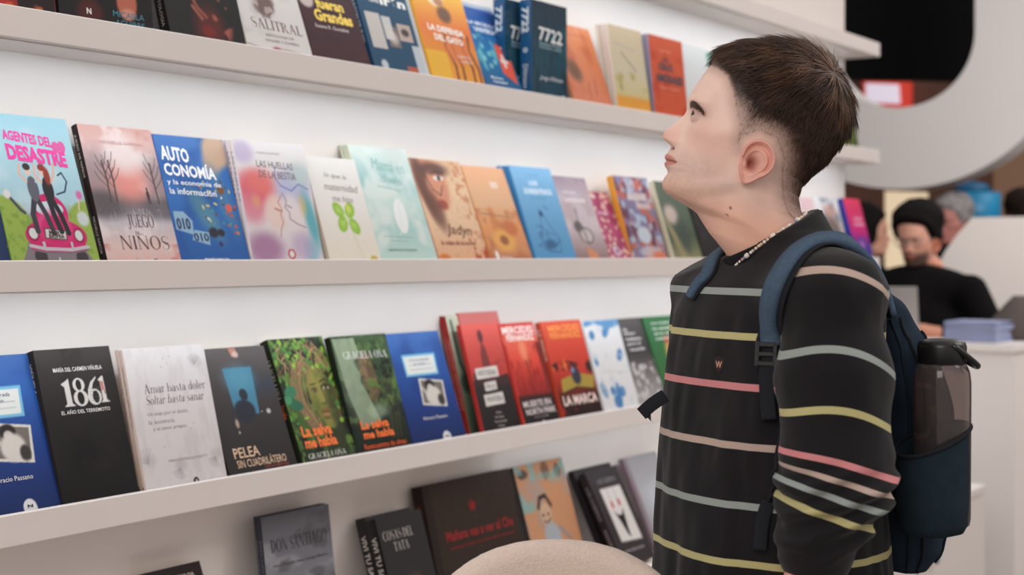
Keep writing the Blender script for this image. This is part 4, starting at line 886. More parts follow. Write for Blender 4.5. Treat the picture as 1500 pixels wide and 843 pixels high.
book('A', 1228, (1212, 118), 1259, .014, 'green book at the far right end of the upper shelf', GA, lambda A: A.fill((84, 100, 44)).noise(8, (60, 76, 30), .5, .7, .7, 3), (70, 84, 40), N=(24, 36), s=.006)

# ======================= row D (on the base cabinet)
book('D', (215, 880), (205, 842), (292, 822), .03, 'dark brown book at the very bottom left, only its top showing', GD, lambda A: A.fill((40, 30, 28)), (50, 36, 32), ytop=1.950, N=(24, 36), texts=[((214, 200, 190), [('EL ULTIMO DIA', .40, .85, .90, .93, .01)])])
def a_don(A):
    A.grad((0, (96, 96, 104)), (.6, (130, 130, 138)), (1, (104, 104, 112))).noise(4, (160, 160, 168), .5, .75, .8, 3, None, (1, 2.2)).noise(6, (84, 82, 88), .5, .75, .6, 7, None, (1, 2))
    A.ell(.72, .46, .18, .09, (70, 68, 74), .9, .2).rect(.42, .30, .82, .45, (206, 204, 206)).rect(.44, .2, .80, .435, (90, 88, 92)).ell(.62, .3, .1, .1, (160, 156, 156), .8, .3)
book('D', (390, 843), (382, 759), (481, 741), .010, 'grey book with cloudy cover, front one standing on the base cabinet', GD, a_don, (60, 62, 72), ytop=1.928, N=(64, 96), gloss=False,
     texts=[((40, 36, 42), [('~DON SANTIAGO', .10, .92, .76, .845, .015)]), ((70, 66, 74), [('Vida y Obra del Santo Santiago Maestro', .10, .92, .66, .685, .005)])], stexts=[((150, 150, 160), [('~DON SANTIAGO', .3, .7, .5, .85)])],
     n=2, copies=['rear copy of the grey cloudy book, dark top edge showing'])
def a_cosas(A): A.fill((16, 13, 15)).ell(.55, .30, .20, .17, (120, 78, 66), .9, .5).ell(.66, .30, .10, .12, (150, 100, 84), .8, .5).ell(.4, .36, .16, .14, (40, 28, 26), .8, .6)
book('D', (566, 835), (549, 761), (613, 747), .027, 'glossy black book with a bald man and grey title', GD, a_cosas, (16, 14, 16), ytop=1.915, N=(50, 80), gloss=True, w=.15,
     texts=[((196, 188, 184), [('~COSAS DEL', .08, .72, .80, .88, .01), ('~TATA', .26, .58, .70, .775, .01)])], stexts=[((220, 214, 208), [('VIVI TU SANTO', .25, .75, .35, .85, .01)])],
     n=2, copies=['rear copy of the glossy black book, second spine from the left'])
def a_star(A): A.fill((50, 38, 33)).noise(40, (58, 45, 38), .4, .7, .8, 3).rect(.0, 0, .07, 1, (40, 30, 27))
def star(A):
    a_star(A)
    pts = []
    for k in range(10):
        r = .062 if k % 2 == 0 else .026; a = PI/2+k*PI/5
        pts.append((.50+r*math.cos(a)/A.ar, .77+r*1.0*math.sin(a)))
    A.poly(pts, (150, 30, 34))
book('D', (639, 833), (617, 713), (745, 688), .030, 'large dark brown book with a red star', GD, star, (44, 33, 30), ytop=1.945, N=(100, 110),
     texts=[((146, 32, 34), [('Ma\u00f1ana vas a ver al Che', .16, .93, .535, .615, .02), ('cronicas y relatos en la sierra de la revolucion', .18, .93, .465, .495, .01)])], stexts=[((130, 30, 32), [('MA\u00d1ANA VAS', .3, .7, .3, .85)])])
def a_comic(A):
    A.grad((0, (206, 150, 110)), (1, (196, 140, 104))).noise(4, (170, 150, 140), .5, .75, .8, 3); K = (60, 48, 44)
    A.ell(.42, .55, .11, .10, (206, 170, 140), soft=.1).line([(.30, .62), (.36, .70), (.48, .71), (.55, .62)], .035, K).ell(.36, .55, .02, .014, K).ell(.46, .55, .02, .014, K).line([(.36, .50), (.42, .48), (.49, .51)], .012, K)
    A.ell(.46, .36, .16, .12, (170, 176, 184), soft=.2).line([(.4, .26), (.36, .1)], .05, K).line([(.52, .26), (.58, .12)], .05, K).line([(.62, .42), (.8, .30)], .03, (150, 140, 140)).line([(.0, .22), (1, .24)], .008, K, .7).ell(.14, .92, .1, .04, K, .8, .3).ell(.6, .92, .08, .08, (110, 80, 66), .8, .3).ell(.85, .9, .06, .06, K, .7, .3).noise(8, (120, 180, 180), .6, .7, .7, 9, (A.v > .6)*1.0)
book('D', (776, 788), (751, 685), (822, 667), .012, 'shiny tan comic-style book beside the red star book', GD, a_comic, (60, 56, 60), ytop=1.962, N=(64, 96), gloss=True)
def a_dark(A): A.fill((42, 35, 38))
book('D', (866, 762), (838, 690), (893, 676), .016, 'plain dark book behind the one with a black and red picture', GD, a_dark, (34, 28, 32), ytop=1.960, N=(20, 30), n=1)
def a_panel(A):
    A.fill((48, 41, 44)).poly([(.22, .24), (.86, .22), (.86, .80), (.22, .80)], (222, 216, 214)).line([(.22, .24), (.86, .22), (.86, .80), (.22, .80), (.22, .24)], .008, (150, 144, 144))
    A.poly([(.36, .56), (.44, .51), (.56, .50), (.66, .57), (.58, .36), (.56, .26), (.50, .30), (.44, .44)], (20, 16, 18)).ell(.40, .62, .035, .04, (196, 44, 46), .9, .3).ell(.62, .63, .035, .04, (170, 30, 40), .9, .3).line([(.42, .80), (.40, .64)], .006, (150, 150, 150)).line([(.60, .80), (.61, .66)], .006, (150, 150, 150))
book('D', (898, 791), (856, 693), (906, 685), .022, 'dark book with a white panel of black hands and red marks', GD, a_panel, (40, 33, 37), ytop=1.920, N=(70, 100), w=.155,
     texts=[((130, 122, 126), [('LOS CUERPOS', .24, .80, .85, .90, .01)]), ((170, 164, 166), [('entre la vida y la muerte', .2, .8, .12, .16, .01)])], stexts=[((160, 150, 154), [('LOS CUERPOS', .3, .7, .5, .85), ('NOVELA', .3, .7, .15, .4)])])
book('D', (944, 760), (912, 672), (975, 655), .016, 'pale grey book with lilac edge, beside his sweater at the bottom', GD, lambda A: A.grad((0, (150, 150, 156)), (.6, (176, 178, 184)), (1, (150, 148, 152))).ell(.6, .45, .3, .2, (200, 206, 212), .7, .7).rect(0, 0, .1, 1, (140, 126, 134)), (120, 104, 114), ytop=1.955, N=(40, 60), w=.18)

# ------------------------------------------------------------------ people
M_skin = attr_mat('skin', 'art', .55, .35, bump=(900, .12), sss=.12)
def loft_closed(P):
    """P (nz, na, 3) grid closed in the second axis -> verts, quads"""
    nz, na = P.shape[:2]
    i, j = np.meshgrid(np.arange(nz-1), np.arange(na), indexing='ij'); a = (i*na+j).ravel(); b = (i*na+(j+1) % na).ravel()
    return P.reshape(-1, 3), np.stack([a, b, b+na, a+na], 1)

SCL = 1068.0; HO = (1100.0, 190.0)
def prof(pts, tilt):
    c, s = math.cos(tilt), math.sin(tilt)
    p = np.array(pts, float); dx = HO[0]-p[:, 0]; dz = HO[1]-p[:, 1]
    return (dx*c+dz*s)/SCL, (-dx*s+dz*c)/SCL
TILT = math.radians(20)
FRONT = [(1060,450),(1078,400),(1068,380),(1061,368),(1050,354),(1039,341),(1029,325),(1021,312),(1013,306),(1000,298),(987,290.5),(978,284.5),(971.5,277),(969.5,269),(972.6,261),(978.2,253.5),(977.5,248.5),(974,243.5),(973,239.5),
         (976.8,235.2),(973.2,231),(974.5,226.5),(979,220),(982.5,215.5),(983,213),(979,209.5),(973,205.5),(970.8,201),(972,196),(975,191.5),(982,186),(990,179.5),(996,174.5),(1003,168),(1006,162),(1006.5,155),(1007,149),(1010,141),(1015,131),(1022,121),(1031,108),(1040,97),(1050,87),(1065,77),(1085,70),(1110,67),(1140,68),(1160,71.5)]
BASE = [(1060,450),(1078,400),(1068,380),(1061,368),(1050,354),(1039,341),(1029,325),(1021,312),(1013,306),(1000,298),(988,291),(981,285),(977,278),(977,270),(979,262),(981,253.5),(982,248),(982,243.5),(983,239.5),(983,235),(984,231),(985,226),(987,220),(990,214),(993,209),(996,203),(998,198),(1000,191),(1003,184),(1007,177),(1009,170),(1009,163),(1009,155),(1009,149),(1011,141),(1015,131),(1022,121),(1031,108),(1040,97),(1050,87),(1065,77),(1085,70),(1110,67),(1140,68),(1160,71.5)]
BACK = [(1160,71.5),(1178,76),(1200,90),(1218,108),(1231,132),(1237,158),(1235,182),(1228,204),(1212,228),(1190,250),(1174,270),(1168,290),(1171,307),(1177,320),(1187,335),(1205,352),(1225,375),(1235,420),(1235,470)]
HAIRP = [(1036,99),(1050,104),(1062,114),(1069,135),(1073,160),(1078,182),(1074,205),(1079,224),(1086,222),(1090,205),(1112,197),(1132,206),(1140,228),(1138,262),(1140,292),(1150,318),(1170,335),(1330,345),(1330,10),(1020,10),(1024,88)]
def head_grid(nz=330, na=300, grow=None):
    """surface of head and neck in head axes (x forward, y to its left, z up), metres; grow(P, d, px) thickens it"""
    xf, zf = prof(FRONT, TILT); xb0, zb0 = prof(BASE, TILT); xk, zk = prof(BACK, TILT)
    o = np.argsort(zk); xk, zk = xk[o], zk[o]
    ztop = zf[-1]; zbot = -.27
    # rows: dense near the crown and over the face
    t = np.linspace(0, 1, nz); Z = zbot+(ztop-zbot)*(1-(1-t)**1.35)
    Z = ztop-(ztop-zbot)*np.clip(1-t, 0, 1)**1.45; Z[-1] = ztop
    def sm(z, a, b): # ensure increasing for interp
        b = np.maximum.accumulate(b+np.arange(len(b))*1e-7); return np.interp(z, b, a)
    f = sm(Z, xf, zf); f0 = sm(Z, xb0, zb0); bk = sm(Z, xk, zk)
    # round off the crown
    wz = np.array([-.30, -.22, -.18, -.15, -.13, -.115, -.10, -.08, -.06, -.04, -.02, 0, .02, .045, .07, .09, .105, .115, .121, ztop])
    ww = np.array([.085, .064, .058, .0565, .0565, .057, .0585, .0615, .065, .0685, .0715, .0735, .0755, .0765, .073, .0655, .055, .042, .028, .001])
    W = np.interp(Z, wz, ww)
    k = np.ones(5)/5; Wp = np.convolve(np.pad(W, 2, 'edge'), k, 'valid'); W = np.where(Z < .10, Wp, W)
    xc = np.interp(Z, [-.3, -.16, -.12, -.08, -.04, .03, .08, ztop], [0, .0, -.002, .000, -.004, -.014, -.016, 0])
    xm = (f0+bk)/2; xc = np.where(Z > .09, xm*sstep(.09, .12, Z)+xc*(1-sstep(.09, .12, Z)), xc)
    xc = np.where(Z < -.10, xm*sstep(-.10, -.15, Z)+xc*(1-sstep(-.10, -.15, Z)), xc)
    ex = np.interp(Z, [-.3, -.15, -.12, -.09, -.06, -.03, 0, .05, .12], [1, 1, 1.25, 1.30, 1.16, 1.04, .94, .92, 1])
    a = np.linspace(0, 2*PI, na, endpoint=False)
    # put more columns on the face
    a = a - .45*np.sin(a)*(1) * .8
    ca, sa = np.cos(a)[None], np.sin(a)[None]
    ey = 1.0
    Y = W[:, None]*np.sign(sa)*np.abs(sa)**ey
    fr = (f0-xc)[:, None]*np.abs(ca)**ex[:, None]; br = (xc-bk)[:, None]*np.abs(ca)**1.0
    X = xc[:, None]+np.where(ca >= 0, fr, -br)
    ZZ = np.repeat(Z[:, None], na, 1)
    front = np.clip(ca, 0, 1)
    aY = np.abs(Y)
    det = (f-f0)[:, None]
    sg = np.interp(Z, [-.13, -.115, -.098, -.0935, -.079, -.068, -.060, -.052, -.045, -.03, -.012, .0, .02], [.020, .017, .020, .023, .024, .012, .0105, .0118, .0105, .0085, .0075, .010, .02])
    X = X + det*np.exp(-(aY/sg[:, None])**2)*(front > 0)
    g = lambda y0, z0, sy, sz: np.exp(-((aY-y0)/sy)**2-((ZZ-z0)/sz)**2)*(front > .05)
    # nostril wings, philtrum sides, sockets, brows, cheeks, jaw
    X = X + .0085*g(.0125, -.0535, .0052, .0062) - .0035*g(.0185, -.052, .004, .010)
    X = X - .0045*g(.0075, -.0608, .0035, .0026)
    X = X + .0004*g(.0265, -.0110, .0120, .0100) + .0035*g(.026, .0085, .018, .006)
    X = X + .0035*g(.043, -.034, .018, .014) - .0022*g(.026, -.082, .008, .012)
    X = X - .0016*g(.0, -.0675, .003, .006)
    Y = Y + np.sign(Y)*(.0030*np.exp(-((X-.045)/.022)**2-((ZZ+.028)/.014)**2) - .0035*np.exp(-((X-.045)/.02)**2-((ZZ-.012)/.018)**2))
    # jaw edge: the neck is slimmer than the jaw below the line chin - ear lobe
    zj = np.interp(X, [-.02, 0.0, .03, .06, .09], [-.070, -.078, -.096, -.110, -.120])
    cut = sstep(0, .020, zj-ZZ)*sstep(-.025, .012, X)*(ZZ > -.2)
    Y = Y*(1-.10*cut)
    jl = np.exp(-((ZZ-zj-.004)/.008)**2)*sstep(.0, .03, X)*sstep(.10, .07, X); Y = Y+np.sign(Y)*.0016*jl
    # hollow under the ear
    Y = Y - np.sign(Y)*.016*np.exp(-((X+.014)/.013)**2-((ZZ+.046)/.015)**2)
    # neck muscle and throat
    xm = .012-.35*(ZZ+.10)*0 + .25*(ZZ+.17)
    Y = Y + np.sign(Y)*.0022*np.exp(-((X-xm)/.010)**2)*sstep(-.09, -.12, ZZ)
    # lids: the face closes round each eyeball and opens in an almond
    ex_, ey_, ez_, er_ = EYE; dy_ = np.abs(Y)-ey_; dz_ = ZZ-ez_; rho = dy_**2+dz_**2; RR_ = er_+.0010
    sp = ex_+np.sqrt(np.clip(RR_**2-rho, 0, None)); near = (rho < (1.0*RR_)**2) & (X > .04)
    kx = .0035; hh = np.clip(.5+.5*(sp-X)/kx, 0, 1); sm_ = X*(1-hh)+sp*hh+kx*hh*(1-hh)
    wgt = sstep((1.0*RR_)**2, (.80*RR_)**2, rho); X = np.where(near, X*(1-wgt)+sm_*wgt, X)
    A_ = np.arctan2(dy_, np.maximum(X-ex_, 1e-4)); E_ = np.arctan2(dz_, np.maximum(np.hypot(X-ex_, dy_), 1e-4))
    q_ = np.clip(1-((A_-.06)/.70)**2, 0, 1); inside = near & (E_ < .38*q_**.6-.05) & (E_ > -.21*q_**.7-.03)
    X = np.where(inside, ex_+er_*.70, X)
    P = np.stack([X, Y, ZZ], 2)
    return P, Z
def to_px(P):
    c, s = math.cos(TILT), math.sin(TILT)
    dx = P[..., 0]*c-P[..., 2]*s; dz = P[..., 0]*s+P[..., 2]*c
    k = 1.95/(1.95-np.abs(P[..., 1]))
    return 750+(HO[0]-750-dx*SCL)*k, 374+(HO[1]-374-dz*SCL)*k

def skin_colors(P, beard=.25, mirror=False):
    px, py = to_px(P); x, y, z = P[..., 0], np.abs(P[..., 1]), P[..., 2]
    base = np.array([247, 214, 200.]); c = np.ones(P.shape)*base
    def mx(col, m): nonlocal c; m = np.clip(m, 0, 1)[..., None]; c = c*(1-m)+np.array(col, float)*m
    n = fbm(P, 26, 3); mx((206, 150, 130), sstep(.45, .75, n)*.2)
    mx((220, 156, 142), .32*np.exp(-((y-.045)/.022)**2-((z+.036)/.022)**2)*(x > .02))
    mx((222, 150, 136), .45*np.exp(-(y/.016)**2-((z+.05)/.012)**2)*(x > .09))
    mx((246, 192, 166), .75*sstep(-.085, -.13, z))
    mx((198, 130, 112), .15*sstep(.0, -.05, x)*sstep(-.05, -.10, z))
    # beard shadow
    bm = sstep(-.045, -.085, z)*sstep(-.165, -.125, z)*sstep(.0, .05, x)*(fbm(P, 240, 9, 2)*.6+.5)
    mx((138, 108, 98) if beard < .6 else (42, 30, 26), bm*beard*(1 if beard < .6 else 1.3))
    # lips
    cz = -.0791; wv = np.clip(1-(y/.0225)**2, 0, 1)
    mx((204, 126, 116), (sstep(cz-.0105, cz-.008, z-0)*sstep(cz+.0105*1, cz+.0075, z))*sstep(0, .25, wv)*(x > .07)*sstep(.0100*wv**.6, .0065*wv**.6, np.abs(z-cz))*.85)
    mx((96, 44, 42), np.exp(-((z-cz)/.0009)**2)*(wv > .02)*(x > .07)*.85)
    # nostrils
    mx((90, 46, 40), np.exp(-((y-.0068)/.0032)**2-((z+.0615)/.0022)**2)*(x > .085)*.9)
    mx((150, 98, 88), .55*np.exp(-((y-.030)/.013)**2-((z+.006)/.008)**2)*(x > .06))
    for (mxp, myp) in ((1065, 315), (1070, 305)):
        mx((110, 66, 56), (np.hypot(px-mxp, py-myp) < 1.8)*(P[..., 1] > 0)*.8)
    return c

def ear_mesh(tilt=0.0):
    """ear in head axes, left side; returns verts, quads, colours"""
    # outline in photo pixels around the concha centre
    O = np.array([1103., 240.])
    out = np.array([(1086,262),(1083,250),(1085,236),(1088,222),(1094,211),(1103,205),(1113,205),(1123,210),(1130,220),(1133,233),(1130,247),(1122,257),(1110,263),(1101,268),(1092,272),(1086,269)], float)
    ang = np.arctan2(-(out[:, 1]-O[1]), out[:, 0]-O[0]); r = np.hypot(out[:, 0]-O[0], out[:, 1]-O[1])
    o = np.argsort(ang); ang, r = ang[o], r[o]
    na = 96; a = np.linspace(-PI, PI, na, endpoint=False)
    R = np.interp(a, np.r_[ang-2*PI, ang, ang+2*PI], np.r_[r, r, r])
    for _ in range(3): R = (np.roll(R, 1)+R*2+np.roll(R, -1))/4
    S = np.linspace(0, 1, 30)
    s, A = np.meshgrid(S, a, indexing='ij'); RR = R[None]*s
    u = RR*np.cos(A); v = RR*np.sin(A)                       # px, u to the back, v up
    # height above the head (metres)
    back = .5+.5*np.cos(A-math.radians(15))                  # 1 at the back rim
    plate = .004+.0165*sstep(-22, 30, u)                     # flares out to the back
    lobe = sstep(-14, -26, v)
    rimk = np.where((np.cos(A-math.radians(200)) > .55) & (v > -14), .35, 1.0)
    rim = .0048*np.exp(-((s-.90)/.085)**2)*rimk*(1-lobe*.7)
    scaph = -.0040*np.exp(-((s-.74)/.09)**2)*(1-lobe)*sstep(-.3, .5, np.cos(A-math.radians(40)))
    anti = .0038*np.exp(-((s-.56)/.085)**2)*(1-lobe)*sstep(-.5, .3, np.cos(A-math.radians(10)))
    conc = -.0175*np.exp(-((u+1)/9.5)**2-((v+0)/11.5)**2)
    fossa = -.0045*np.exp(-((u-8)/8)**2-((v-19)/7)**2)
    trag = .0060*np.exp(-((u+11)/4.0)**2-((v+1)/6.0)**2)
    antr = .0035*np.exp(-((u+1)/7.)**2-((v+16)/4.0)**2)
    h = plate+rim+scaph+anti+conc+fossa+trag+antr+.0025*lobe*np.exp(-((s-.6)/.4)**2)
    h = h-.004*sstep(.93, 1.0, s)
    # back side rings
    rings = [np.stack([u, v, h], 2)]
    last = rings[0][-1]
    for k, (sh, dh) in enumerate(((.985, .0035), (.93, .0065), (.84, .014), (.74, .030))):
        q = last.copy(); q[:, 0] = u[-1]*sh; q[:, 1] = v[-1]*sh; q[:, 2] = np.maximum(last[:, 2]-dh, -.012); rings.append(q[None])
    G = np.concatenate(rings)
    px = 750+(O[0]+G[..., 0]-750)*.964; py = 374+(O[1]-G[..., 1]-374)*.964
    c, sn = math.cos(TILT), math.sin(TILT)
    dx = (HO[0]-px)/SCL; dz = (HO[1]-py)/SCL
    X = dx*c+dz*sn; Z = -dx*sn+dz*c; Y = .0660+G[..., 2]
    P = np.stack([X, Y, Z], 2)
    V, F = loft_closed(P); F = F[:, ::-1]
    col = np.ones(P.shape)*np.array([234, 182, 166.])
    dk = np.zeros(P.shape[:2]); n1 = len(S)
    dk[:n1] = np.exp(-((u+3)/6.5)**2-((v+0)/9)**2)*.9  # shade of the ear hollow painted into the colour
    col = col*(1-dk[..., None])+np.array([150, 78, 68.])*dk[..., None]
    rd = np.zeros(P.shape[:2]); rd[:n1] = .5*np.exp(-((s-.9)/.12)**2)+.35*np.exp(-((s-.65)/.1)**2)
    col = col*(1-rd[..., None])+np.array([230, 160, 146.])*rd[..., None]
    return V, F, col.reshape(-1, 3)

EYE = (.0752, .0262, -.0112, .0112)
def eye_parts(yc, sgn):
    """eyeball + lids (head axes)"""
    cx, _y, cz, r = EYE
    out = []
    n1, n2 = 26, 40
    th = np.linspace(0, PI, n1); ph = np.linspace(0, 2*PI, n2, endpoint=False)
    T, Pp = np.meshgrid(th, ph, indexing='ij')
    D = np.stack([np.cos(T), np.sin(T)*np.cos(Pp), np.sin(T)*np.sin(Pp)], 2)
    yaw = 0.0; el = math.radians(3)
    R = np.array([[math.cos(el), 0, -math.sin(el)], [0, 1, 0], [math.sin(el), 0, math.cos(el)]])
    V = (D@R.T)*r; V += np.array([cx, sgn*yc, cz])
    col = np.ones(D.shape)*np.array([222, 206, 200.])
    col[T < .66] = (52, 36, 28); col[T < .24] = (14, 10, 10)
    v, f = loft_closed(V); out.append((v, f, col.reshape(-1, 3)))
    # lids: part of a slightly bigger sphere with an almond opening
    az = np.linspace(-.95, 1.0, 60); elv = np.linspace(-.8, .85, 60)
    A, E = np.meshgrid(az, elv, indexing='ij')
    up = .40*np.clip(1-((A-.06)/.74)**2, 0, 1)**.6-.04; lo = -.24*np.clip(1-((A-.06)/.74)**2, 0, 1)**.7-.04
    open_ = (E < up) & (E > lo)
    rr = r+.0007+.0005*np.exp(-((E-up)/.08)**2)
    Vx = np.stack([cx+rr*np.cos(A)*np.cos(E), sgn*(yc+rr*np.sin(A)*np.cos(E)), cz+rr*np.sin(E)], 2)
    cl = np.ones(Vx.shape)*np.array([238, 202, 188.])
    lash = np.exp(-((E-up)/.12)**2)*(np.abs(A) < .84); cl = cl*(1-lash[..., None])+np.array([46, 30, 26.])*lash[..., None]
    la = .35*np.exp(-((E-lo)/.07)**2)*(np.abs(A) < 1.0); cl = cl*(1-la[..., None])+np.array([110, 66, 58.])*la[..., None]
    nA, nE = A.shape; i, j = np.meshgrid(np.arange(nA-1), np.arange(nE-1), indexing='ij'); a = (i*nE+j).ravel()
    F = np.stack([a, a+nE, a+nE+1, a+1], 1)
    oc = open_.ravel(); keep = ~(oc[F].sum(1) >= 3)
    F = F[keep]
    if sgn < 0: F = F[:, ::-1]
    out.append((Vx.reshape(-1, 3), F, cl.reshape(-1, 3)))
    return out

def join(parts):
    V, F, Cc = [], [], []; n = 0
    for v, f, c in parts:
        V.append(v); F.append(f+n); Cc.append(np.broadcast_to(c, v.shape)); n += len(v)
    return np.concatenate(V), np.concatenate(F), np.concatenate(Cc)

def hand_sdf(G, wrist, fwd, up, side, curl=.5, sc=1.0, reach=None):
    """wrist point, fwd along the forearm, up = back of the hand, side = towards the thumb (unit vectors)"""
    w, f, u, s = map(np.array, (wrist, fwd, up, side)); w = w.astype(float)
    d = sd_cap(G, w-f*.03, w+f*.02*sc, .025*sc, .027*sc)
    pal = sd_cap(G, w+f*.03*sc+s*.018*sc, w+f*.085*sc+s*.024*sc, .017*sc, .0135*sc)
    for k in (-.022, -.006, .010): pal = smin(pal, sd_cap(G, w+f*.025*sc+s*(k*.7)*sc, w+f*.085*sc+s*k*sc, .016*sc, .0125*sc), .012)
    d = smin(d, pal, .02)
    L = [(.026, .94), (.0085, 1.06), (-.009, 1.0), (-.0265, .80)]
    for q, (k, l) in enumerate(L):
        p = w+f*.088*sc+s*k*sc; c0 = curl*(.35+.06*q); ang = 0
        for seg, (ln, r0, r1) in enumerate(((.040, .0095, .0088), (.026, .0088, .0080), (.022, .0080, .0066))):
            ang += c0*(1, 1.1, .8)[seg]
            dr = f*math.cos(ang)-u*math.sin(ang)+s*(k*.8)
            dr = dr/np.linalg.norm(dr); e = p+dr*ln*l*sc
            d = smin(d, sd_cap(G, p, e, r0*sc, r1*sc), .0035); p = e
    p = w+f*.020*sc+s*.026*sc
    for (ln, r0, r1, a_, b_) in ((.040, .0135, .0115, .75, .25), (.030, .0110, .0095, .45, .35), (.025, .0095, .0075, .25, .45)):
        dr = f*math.cos(a_)+s*math.sin(a_)-u*b_*curl; dr = dr/np.linalg.norm(dr); e = p+dr*ln*sc
        d = smin(d, sd_cap(G, p, e, r0*sc, r1*sc), .006); p = e
    return d

def strands(name, parent, m, P0, N0, D0, length, width, col, lift, seg=4, droop=0.0, seed=0):
    """P0 roots, N0 normals, D0 tangential directions (n,3); flat-sided hair locks as thin three-sided prisms"""
    n = len(P0); rs = np.random.RandomState(seed)
    V = np.zeros((n, seg+1, 3, 3)); p = P0.copy(); L = length[:, None]/seg
    d = D0+N0*lift[:, None]; d /= np.linalg.norm(d, axis=1)[:, None]
    side = np.cross(D0, N0); side /= np.linalg.norm(side, axis=1)[:, None]+1e-9
    wob = rs.normal(0, .10, (n, 1))
    for k in range(seg+1):
        t = k/seg; ww = width[:, None]*(1-t**1.6*.92)
        V[:, k, 0] = p+side*ww; V[:, k, 1] = p-side*ww; V[:, k, 2] = p+N0*ww*.9
        d = d - N0*(lift[:, None]*(1.3/seg)) + side*wob/seg*2; d[:, 2] -= droop/seg; d /= np.linalg.norm(d, axis=1)[:, None]
        p = p+d*L
    Fb = []
    for k in range(seg):
        for q in range(3):
            a = k*3+q; b = k*3+(q+1) % 3; Fb.append((a, b, b+3, a+3))
    Fb = np.array(Fb); F = (Fb[None]+(np.arange(n)*(seg+1)*3)[:, None, None]).reshape(-1, 4)
    cc = np.repeat(col, (seg+1)*3, axis=0)
    return mesh_np(name, V.reshape(-1, 3), F, m, parent, False, lin(cc))

# ---- the visitor -------------------------------------------------------------
R0, D0 = .346, 1.95
vr = np.array([ST, -CT]); vd = np.array([CT, ST])
mo = R0*vr+D0*vd
man = empty('person', (mo[0], mo[1], 0), (0, 0, TH-PI/2), 'young man with short brown hair in black striped sweater looking up at the books', 'person')
BET = math.radians(25); FB = np.array([-math.cos(BET), -math.sin(BET), 0]); LB = np.array([math.sin(BET), -math.cos(BET), 0])
def bp(f, l, z): return FB*f+LB*l+np.array([.004, 0, z])
# head axes -> man axes
hx = np.array([-math.cos(TILT), 0, math.sin(TILT)]); hz = np.array([math.sin(TILT), 0, math.cos(TILT)]); hy = np.array([0, -1., 0])
HC = np.array([(HO[0]-750)/FPX*D0-R0, 0, CAMH+(374-HO[1])/FPX*D0])
def h2m(P): return HC+P[..., 0:1]*hx+P[..., 1:2]*hy+P[..., 2:3]*hz

Ph, Zr = head_grid()
colh = skin_colors(Ph)
pxh, pyh = to_px(Ph); dh = poly_sd(HAIRP, pxh, pyh)
fade = sstep(-14, 46, dh)**.8
fade = np.where(pyh < 165, np.maximum(fade, sstep(-3, 14, dh)*sstep(165, 125, pyh)), fade)*(.75+.25*fbm(Ph, 420, 5, 2))
fade = np.clip(fade, 0, 1)[..., None]
colh = colh*(1-fade)+(np.array([112, 80, 68.])*(1-fade)+np.array([56, 40, 34.])*fade)*fade
Vh, Fh = loft_closed(Ph)
parts = [(h2m(Vh), Fh, colh.reshape(-1, 3))]
ve, fe, ce = ear_mesh(); parts.append((h2m(ve), fe, ce))
ver = ve.copy(); ver[:, 1] *= -1; parts.append((h2m(ver), fe[:, ::-1], ce))
for sg_ in (1, -1):
    for v, f, c in eye_parts(.0262, sg_): parts.append((h2m(v), f, c))

# arm joints (man axes)
def lp(px, py, y): # photo point at depth offset y -> man axes
    D = D0+y; return np.array([(px-750)/FPX*D-R0, y, CAMH+(374-py)/FPX*D])
SHL = lp(1216, 446, -.172); ELL = lp(1224, 700, -.205); WRL = lp(1150, 975, -.235)
SHR = bp(-.03, -.150, 1.350); ELR = bp(-.06, -.215, 1.08); WRR = bp(.03, -.215, .85)
HIPZ = .90
# body under the clothes, coarse, with the hands fine
G = grid((-.30, -.36, .05), (.36, .36, 1.42), .012)
d = sd_ell(G, bp(0, 0, 1.20), (.09, .14, .16)); d = smin(d, sd_ell(G, bp(0, 0, 1.02), (.10, .13, .18)), .05); d = smin(d, sd_ell(G, bp(-.01, 0, .90), (.11, .14, .12)), .05)
d = smin(d, sd_cap(G, bp(.0, 0, 1.30), bp(-.005, 0, 1.40), .05, .042), .04)
for sgn in (1, -1):
    d = smin(d, sd_cap(G, bp(0, sgn*.09, .88), bp(.02, sgn*.10, .50), .075, .050), .03); d = smin(d, sd_cap(G, bp(.02, sgn*.10, .50), bp(-.02, sgn*.105, .10), .050, .034), .02)
for a_, b_, c_ in ((SHL, ELL, WRL), (SHR, ELR, WRR)):
    d = smin(d, sd_cap(G, a_-np.array([0,0,.02]), b_, .040, .034), .03); d = smin(d, sd_cap(G, b_, c_, .036, .026), .01)
vb, fb = surface_nets(d, (-.30, -.36, .05), .012); parts.append((vb, fb, np.array([214, 160, 140.])))
def unit(v): return v/np.linalg.norm(v)
for w_, e_, sd_ in ((WRL, ELL, 1), (WRR, ELR, -1)):
    fw = unit(w_-e_); lat = LB*sd_; up_ = unit(lat-fw*(lat@fw)); th_ = unit(np.cross(fw, up_)); th_ = th_ if th_@FB > 0 else -th_
    lo = w_-.13+fw*.06; hi = w_+.13+fw*.06
    Gh = grid(lo, hi, .0028); dd = hand_sdf(Gh, w_+fw*.0, fw, up_, th_, .9)
    v_, f_ = surface_nets(dd, lo, .0028); parts.append((v_, f_, np.array([216, 156, 138.])))
Vb, Fb_, Cb = join(parts)
mesh_np('body', Vb, Fb_, M_skin, man, True, lin(Cb))

